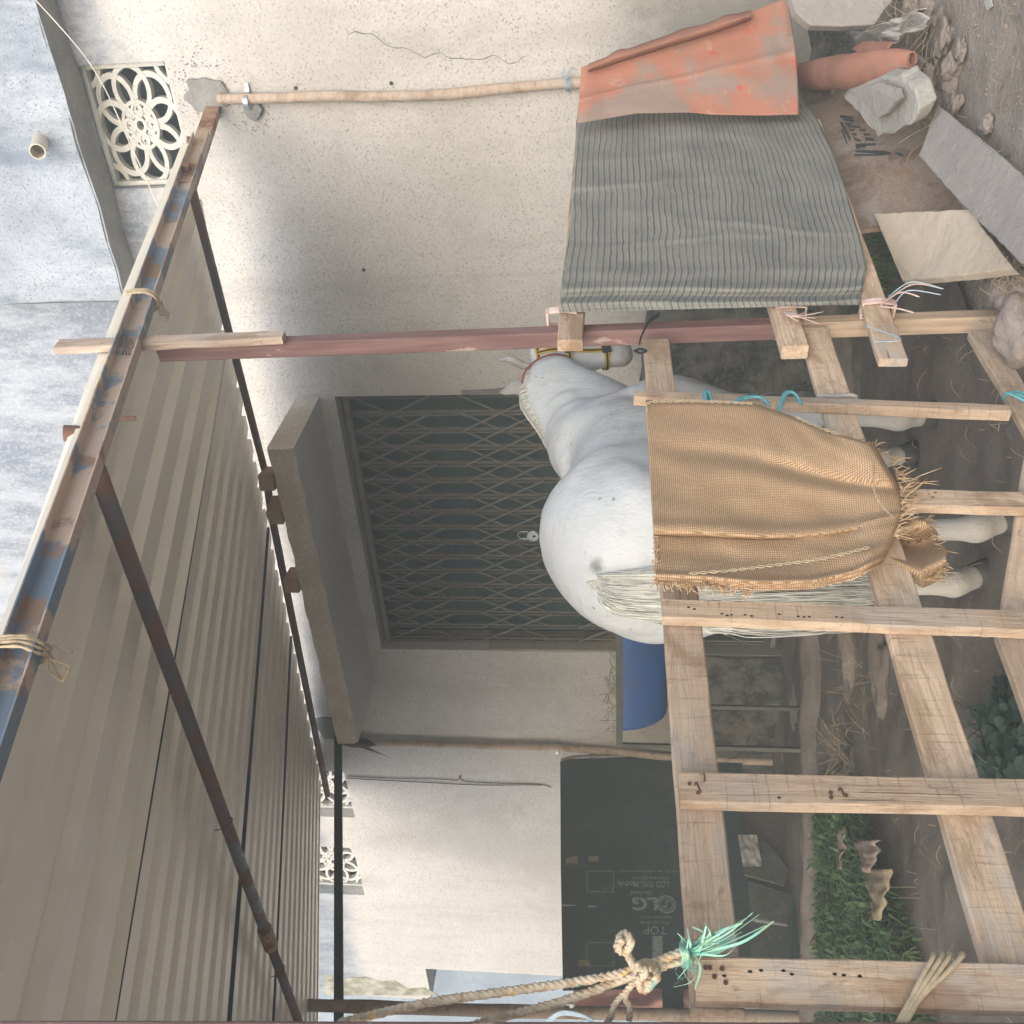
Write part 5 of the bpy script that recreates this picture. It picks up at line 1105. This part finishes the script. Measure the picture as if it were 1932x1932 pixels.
# ------------------------------------------------------------------ things lying right of the fence
# leaning brown board with stencil marks
ba, bb_ = fp(1505, 190, -.02), fp(1645, 445, -.02); bc = gz(1822, 392, .0)
bn = (bb_-ba).cross(bc-bb_).normalized(); bn = bn if bn.y < 0 else -bn
def bp(u_, v_, off=0): return gp(u_, v_, bb_, bn, off)
brd = thing('brown_board', 'dusty brown board with faded black stencil marks leaning below the striped cloth', 'board', bc)
m = MB(); m.slab([bp(*q) for q in ((1480, 150), (1500, 185), (1560, 300), (1612, 436), (1652, 430), (1830, 402), (1850, 380), (1800, 250), (1690, 130), (1560, 110))], -bn*.018); m.build('panel', 'soilin' if 0 else 'ply', brd)
m = MB(); z = lambda x, y: ((2420+x*400/1932)/1.5652, (300+y*400/1932)/1.5652)
strokes = [((290, 200), (470, 215), (480, 245), (300, 225)), ((330, 245), (480, 262), (490, 285), (345, 268)), ((370, 300), (440, 310), (440, 335), (378, 330)), ((400, 345), (560, 352), (600, 372), (420, 365)), ((430, 390), (500, 395), (500, 415), (435, 412)), ((570, 390), (660, 398), (670, 415), (580, 412)), ((460, 455), (525, 458), (530, 480), (465, 478)), ((620, 455), (720, 465), (730, 480), (640, 480)), ((475, 505), (590, 550), (585, 565), (520, 560)), ((650, 515), (770, 525), (790, 555), (660, 550)), ((515, 605), (800, 600), (800, 620), (530, 635)), ((515, 635), (580, 640), (580, 665), (525, 665)), ((590, 630), (660, 630), (660, 645), (590, 645)), ((520, 700), (930, 705), (1010, 725), (1000, 745), (530, 722)), ((500, 750), (900, 748), (1000, 745), (900, 765), (510, 772)), ((1060, 720), (1180, 745), (1200, 775), (1120, 760)), ((290, 335), (430, 520), (440, 480), (330, 330)), ((340, 430), (400, 560), (385, 570), (310, 430))]
for q in strokes:
    cx_ = sum(k_[0] for k_ in q)/len(q); cy_ = sum(k_[1] for k_ in q)/len(q); m.add([bp(*z(cx_+(k_[0]-cx_)*1.05, cy_+(k_[1]-cy_)*1.5), .0012) for k_ in q], [tuple(range(len(q)))])
m.build('stencil_marks', 'ink', brd)
def plate(name, pix, th, mat, lb, cat, zl=None, n=None, bev_=.004, jit=.0):
    """thick plate: pixel corners with own heights"""
    pts = [gz(u_, v_, z_) for u_, v_, z_ in pix]; nn = (pts[1]-pts[0]).cross(pts[2]-pts[0]).normalized(); nn = nn if nn.z > 0 else -nn
    m = MB(); poly = []
    for i in range(len(pts)):
        a, b = pts[i], pts[(i+1) % len(pts)]; k = max(1, int((b-a).length/.03)) if jit else 1
        for j in range(k): p = a.lerp(b, j/k); poly.append(p+V((noise.noise(p*20), noise.noise(p*20+V((9, 9, 9))), 0))*jit)
    m.slab(poly, -nn*th); o = m.build(name, mat); bevel(o, bev_); tag(o, lb, cat); return o
plate('square_slab', [(1648, 403, .30), (1828, 394, .12), (1912, 508, .12), (1702, 530, .26)], .035, 'creamslab', 'cream square stone slab lying tilted beside the foot of the maroon post', 'slab', jit=.004)
plate('long_slab', [(1769, 198, .07), (1733, 294, .16), (1822, 393, .14), (1965, 536, .14), (1975, 372, .06), (1880, 285, .07)], .03, 'slab', 'long smooth grey slab lying along the dirt at the lower right', 'slab', jit=.006)
# broken stone slab
tp = [(1590, 184, .30), (1602, 163, .30), (1660, 147, .25), (1698, 142, .22), (1722, 165, .20), (1736, 200, .18), (1722, 228, .19), (1690, 252, .21), (1655, 258, .22), (1626, 222, .26)]
o = plate('broken_slab', [(a, b, c_) for a, b, c_ in tp], .075, 'stone', 'thick broken grey stone slab leaning on the brown board', 'stone', bev_=.012, jit=.016)
o = plate('plaster_flake', [(1602, 176, .325), (1660, 156, .275), (1692, 168, .245), (1698, 185, .245), (1660, 222, .262), (1648, 218, .265), (1632, 196, .285)], .02, 'slab', 'smooth grey plaster layer on top of the broken stone slab', 'stone', bev_=.003, jit=.010)
# leaning concrete slab at top right corner
m = MB(); yy_ = 4.75; m.slab([gy(u_, v_, yy_) for u_, v_ in ((1488, -60), (1494, 0), (1502, 24), (1530, 48), (1590, 50), (1652, 46), (1668, 20), (1690, -5), (1730, -60))], V((.01, .07, .01))); o = bevel(m.build('leaning_slab', 'slab'), .008, 2); tag(o, 'grey concrete slab standing on edge at the right border above the rag', 'slab')
# rolled terracotta rubber
ra_, rb2 = gz(1500, 142, .36), gz(1722, 112, .13)
def roll(a, b):
    p = spline_r[int(a*(len(spline_r)-1))]; tt = (rb2-ra_).normalized(); x = tt.cross(UP).normalized(); y = x.cross(tt); an = b*2*pi*1.35-.6+a*.8; ri = (.050, .062, .080, .088, .082, .074, .062, .03); ai = min(a*7, 6.999); r_ = (ri[int(ai)]+(ri[int(ai)+1]-ri[int(ai)])*(ai-int(ai)))*(1+.22*noise.noise(V((a*3.5, b*3.5, 0)))+.10*noise.noise(V((a*9, b*7, 4))))*(1-.42*b)
    return p+x*cos(an)*r_+y*sin(an)*r_*.8
spline_r = spline([ra_, gz(1560, 136, .33), gz(1640, 128, .25), rb2], 20)
rl = thing('rubber_roll', 'terracotta rubber sheet rolled up on the ground under the red sheet', 'roll', rb2)
m = MB(); m.grid(roll, 60, 48); o = m.build('roll', 'terra', rl, True); solid(o, .005)
def rflap(a, b): p = gz(1508+65*a, 162+24*b*(1-.5*a), .33-.04*b-.08*a); return p+UP*(.03*sin(b*pi)+.01*noise.noise(V((a*4, b, 0))))
m = MB(); m.grid(rflap, 16, 8); o = m.build('loose_flap', 'terra', rl, True); solid(o, .005)
def rflap2(a, b): p = gz(1628+60*a-22*b, 78+20*a*b+14*b, .20+.05*b-.04*a); return p+UP*(.02*sin(a*3))
m = MB(); m.grid(rflap2, 12, 8); o = m.build('loose_flap', 'terra', rl, True); solid(o, .005)
# white rag, broken tile pieces
def ragf(a, b): p = gz(1645+122*b+9*noise.noise(V((a*4, b*3, 1))), 88-56*b+52*(a-.5)*(1-.35*b)+10*noise.noise(V((a*2, b*6, 8))), .08); return p+UP*(.03*abs(sin(a*6+b*3))+.05*noise.noise(V((a*3, b*5, 0)))+.03+.012*noise.noise(V((a*11, b*13, 0))))
m = MB(); m.grid(ragf, 40, 60); o = m.build('rag', 'rag', None, True); solid(o, .003); tag(o, 'crumpled dirty white rag on the dirt behind the rubber roll', 'rag')
plate('broken_plate', [(1668, 120, .06), (1700, 92, .07), (1745, 118, .04), (1728, 148, .04)], .02, 'slab', 'broken pale tile piece under the white rag', 'tile piece', jit=.004)
plate('broken_plate', [(1600, 60, .10), (1650, 66, .08), (1660, 90, .06), (1615, 84, .08)], .02, 'slab', 'pale broken tile piece between the grass tuft and the leaning slab', 'tile piece', jit=.004)
# stones
random.seed(31); stones = [(1795, 125, .07), (1770, 100, .05), (1765, 215, .045), (1790, 165, .055), (1775, 190, .04), (1755, 150, .06), (1740, 178, .05), (1780, 75, .06), (1800, 200, .05), (1862, 235, .04), (1812, 95, .035), (1770, 45, .06), (1750, 22, .07), (1722, 8, .07), (1825, 372, .03), (1790, 250, .03)]
SLB = ['largest knobbly stone at the dirt edge beside the rag', 'rounded stone touching the end of the rubber roll', 'stone tucked between the broken slab and the long slab', 'lumpy stone right of the broken slab corner', 'small stone just off the outer corner of the broken slab', 'stone pressed against the rolled rubber tip', 'squarish stone wedged behind the broken slab', 'stone at the far tip of the white rag', 'stone nearest the pointed end of the long slab', 'small pebble alone on the open dirt right of the long slab', 'small stone on the dirt path just past the rag', 'muddy stone near the right border, below the leaning slab', 'stone half under the leaning slab at the right border', 'rightmost stone, under the lower corner of the leaning slab', 'small stone between the long slab and the cream slab', 'low stone against the long edge of the long slab']
for i, (u_, v_, r_) in enumerate(stones):
    c = gz(u_, v_, r_*.2); o = rock('stone', c, (r_*random.uniform(.8, 1.4), r_*random.uniform(.7, 1.1), r_*.5), 'mudstone', None, 4, .42, random.random()*3, .15)
    tag(o, SLB[i], 'stone', 'rubble stones along the dirt edge')
for (u_, v_, r_, lb) in ((1925, 560, .10, 'larger rounded rock beside the foot of the maroon post, nearest the cream slab'), (1935, 622, .12, 'rock at the picture edge left of the maroon post foot'), (1888, 548, .07, 'rock half hidden behind the bare foot of the maroon post')):
    o = rock('rock', gz(u_, v_, .04), (r_, r_*.8, r_*.7), 'mudstone', None, 4, .3, .5); tag(o, lb, 'rock')
random.seed(2); m = MB()
for i in range(420):
    u_, v_ = random.uniform(1600, 1990), random.uniform(-40, 420)
    c = gz(u_, v_, 0); 
    if (c-P1).dot(NF) < .5: continue
    r_ = random.uniform(.002, .008)*(1 if random.random() < .95 else 2.4); c.z = zg(c.x, c.y)+r_*.2; b = len(m.v); k = random.randint(5, 7); hh = random.uniform(.4, .9)*r_
    m.add([c+V((cos(2*pi*j/k)*r_*random.uniform(.7, 1.2), sin(2*pi*j/k)*r_*random.uniform(.7, 1.2), -r_*.3)) for j in range(k)]+[c+V((cos(2*pi*j/k)*r_*.6*random.uniform(.7, 1.2), sin(2*pi*j/k)*r_*.6*random.uniform(.7, 1.2), hh)) for j in range(k)], [tuple(range(k, 2*k))]+[(j, (j+1) % k, k+(j+1) % k, k+j) for j in range(k)])
tag(m.build('gravel', 'mudstone'), kind='stuff')
# dry straw and green weeds at the wall foot
random.seed(6); m = MB()
def straws(c0, n, spread, ln, mm, r=.0014):
    for _ in range(n):
        c = c0+V((random.uniform(-1, 1)*spread, random.uniform(-1, 1)*spread, random.uniform(0, .04))); d = V((random.uniform(-1, 1), random.uniform(-1, 1), random.uniform(0, .8))).normalized(); l = ln*random.uniform(.4, 1)
        mm.tube(spline([c, c+d*l*.5+UP*.01, c+d*l-UP*.03*random.random()], 3), [r]*6+[r*.4], 4, False)
for _ in range(260):
    q = gz(random.uniform(1560, 1990), random.uniform(-20, 1990), 0); q.z = zg(q.x, q.y)+(.045 if (q-P1).dot(NF) < 0 else .008); straws(q, 1, .01, random.uniform(.05, .16), m, .0011)
straws(gz(1740, 60, .04), 60, .2, .28, m); straws(gz(1925, 528, .05), 90, .06, .10, m, .0012); straws(gz(1760, 200, .04), 25, .15, .2, m); straws(gz(1620, 1250, .05), 40, .4, .25, m); straws(gz(1600, 1440, .06), 60, .15, .3, m)
tag(m.build('dry_straw', 'straw'), kind='stuff')
m = MB()
for (u_, v_, n, s_) in ((1590, 80, 500, .14), (1575, 40, 300, .14), (1560, 140, 120, .12), (1690, 500, 260, .16), (1640, 560, 120, .10)):
    for _ in range(n): c = gz(u_, v_, 0)+V((random.uniform(-s_, s_), random.uniform(-s_, s_), .01)); blade(m, c, random.uniform(.06, .22), random.uniform(.002, .005), random.uniform(.3, 1.3))
tag(m.build('weeds', 'leaf'), kind='stuff')
# low earth lump standing in for the shaded recess behind the rag
rock('shadow_lump', gz(1560, 40, .0)+V((.1, .3, 0)), (.4, .25, .25), 'soilin', None, 3, .3); tag(COL.objects[-1], 'dark earth lump standing in for the shaded recess behind the leaning slab', 'shade stand-in')

m = MB(); m.tube(spline([gq(1030, 1893, .3), gq(1055, 1892, .3), gq(1078, 1893, .28)], 5), .0035, 6); m.tube([gq(1076, 1886, .28), gq(1080, 1900, .27)], .006, 6); tag(m.build('white_string', 'rag', None, True), 'short white string tied on the split pole at the left edge', 'string')
plate('white_scrap', [(1856, 2, .012), (1870, -2, .012), (1872, 12, .012), (1862, 20, .012)], .004, 'rag', 'tiny white paper scrap on the bare dirt at the right border', 'scrap')
M['algae'] = m_flat('algae stained plaster', (.20, .19, .13), .95, .1, v2=(.42, .41, .35), sc=7)
m = MB(); pl_ = [(612, 1838), (650, 1846), (690, 1843), (720, 1852), (745, 1850), (770, 1866), (800, 1863), (828, 1878), (612, 1878)]
m.slab([wp(u_, v_, .003) for u_, v_ in pl_], -NW*.006); m.build('algae_stain', 'algae', house)
# ------------------------------------------------------------------ surroundings seen past the wall
fb = thing('far_building', 'distant blue grey wall seen through the opening at the far left', 'building', (-9, 14, 0))
m = MB(); p0, p1_ = V((-14, 11.5, 0)), V((-3.0, 14.5, 0)); d_ = (p1_-p0).normalized(); m.box((p0+p1_)/2+UP*1.5, (p1_-p0)/2, UP*4.5, V((-d_.y, d_.x, 0))*.1); m.build('wall', 'farwall', fb)
m = MB(); m.box(p0.lerp(p1_, .4)+UP*1.9+V((d_.y, -d_.x, 0))*.12, d_*2.2, UP*.1, V((-d_.y, d_.x, 0))*.05); m.build('ledge', 'concsmooth', fb)

# ------------------------------------------------------------------ air volume added to imitate a milky lens veil
m = MB(); m.box(V((0, 6, 4)), V((23, 0, 0)), V((0, 21, 0)), UP*5.4); hz = m.build('veil_volume', None); tag(hz, kind='stuff')
hm = bpy.data.materials.new('veil_volume'); hm.use_nodes = True; hn = hm.node_tree; hn.nodes.remove(hn.nodes['Principled BSDF'])
pv = hn.nodes.new('ShaderNodeVolumePrincipled'); pv.inputs['Color'].default_value = (.86, .95, .96, 1); pv.inputs['Density'].default_value = .019
hn.links.new(pv.outputs[0], hn.nodes['Material Output'].inputs['Volume']); hz.data.materials.append(hm)
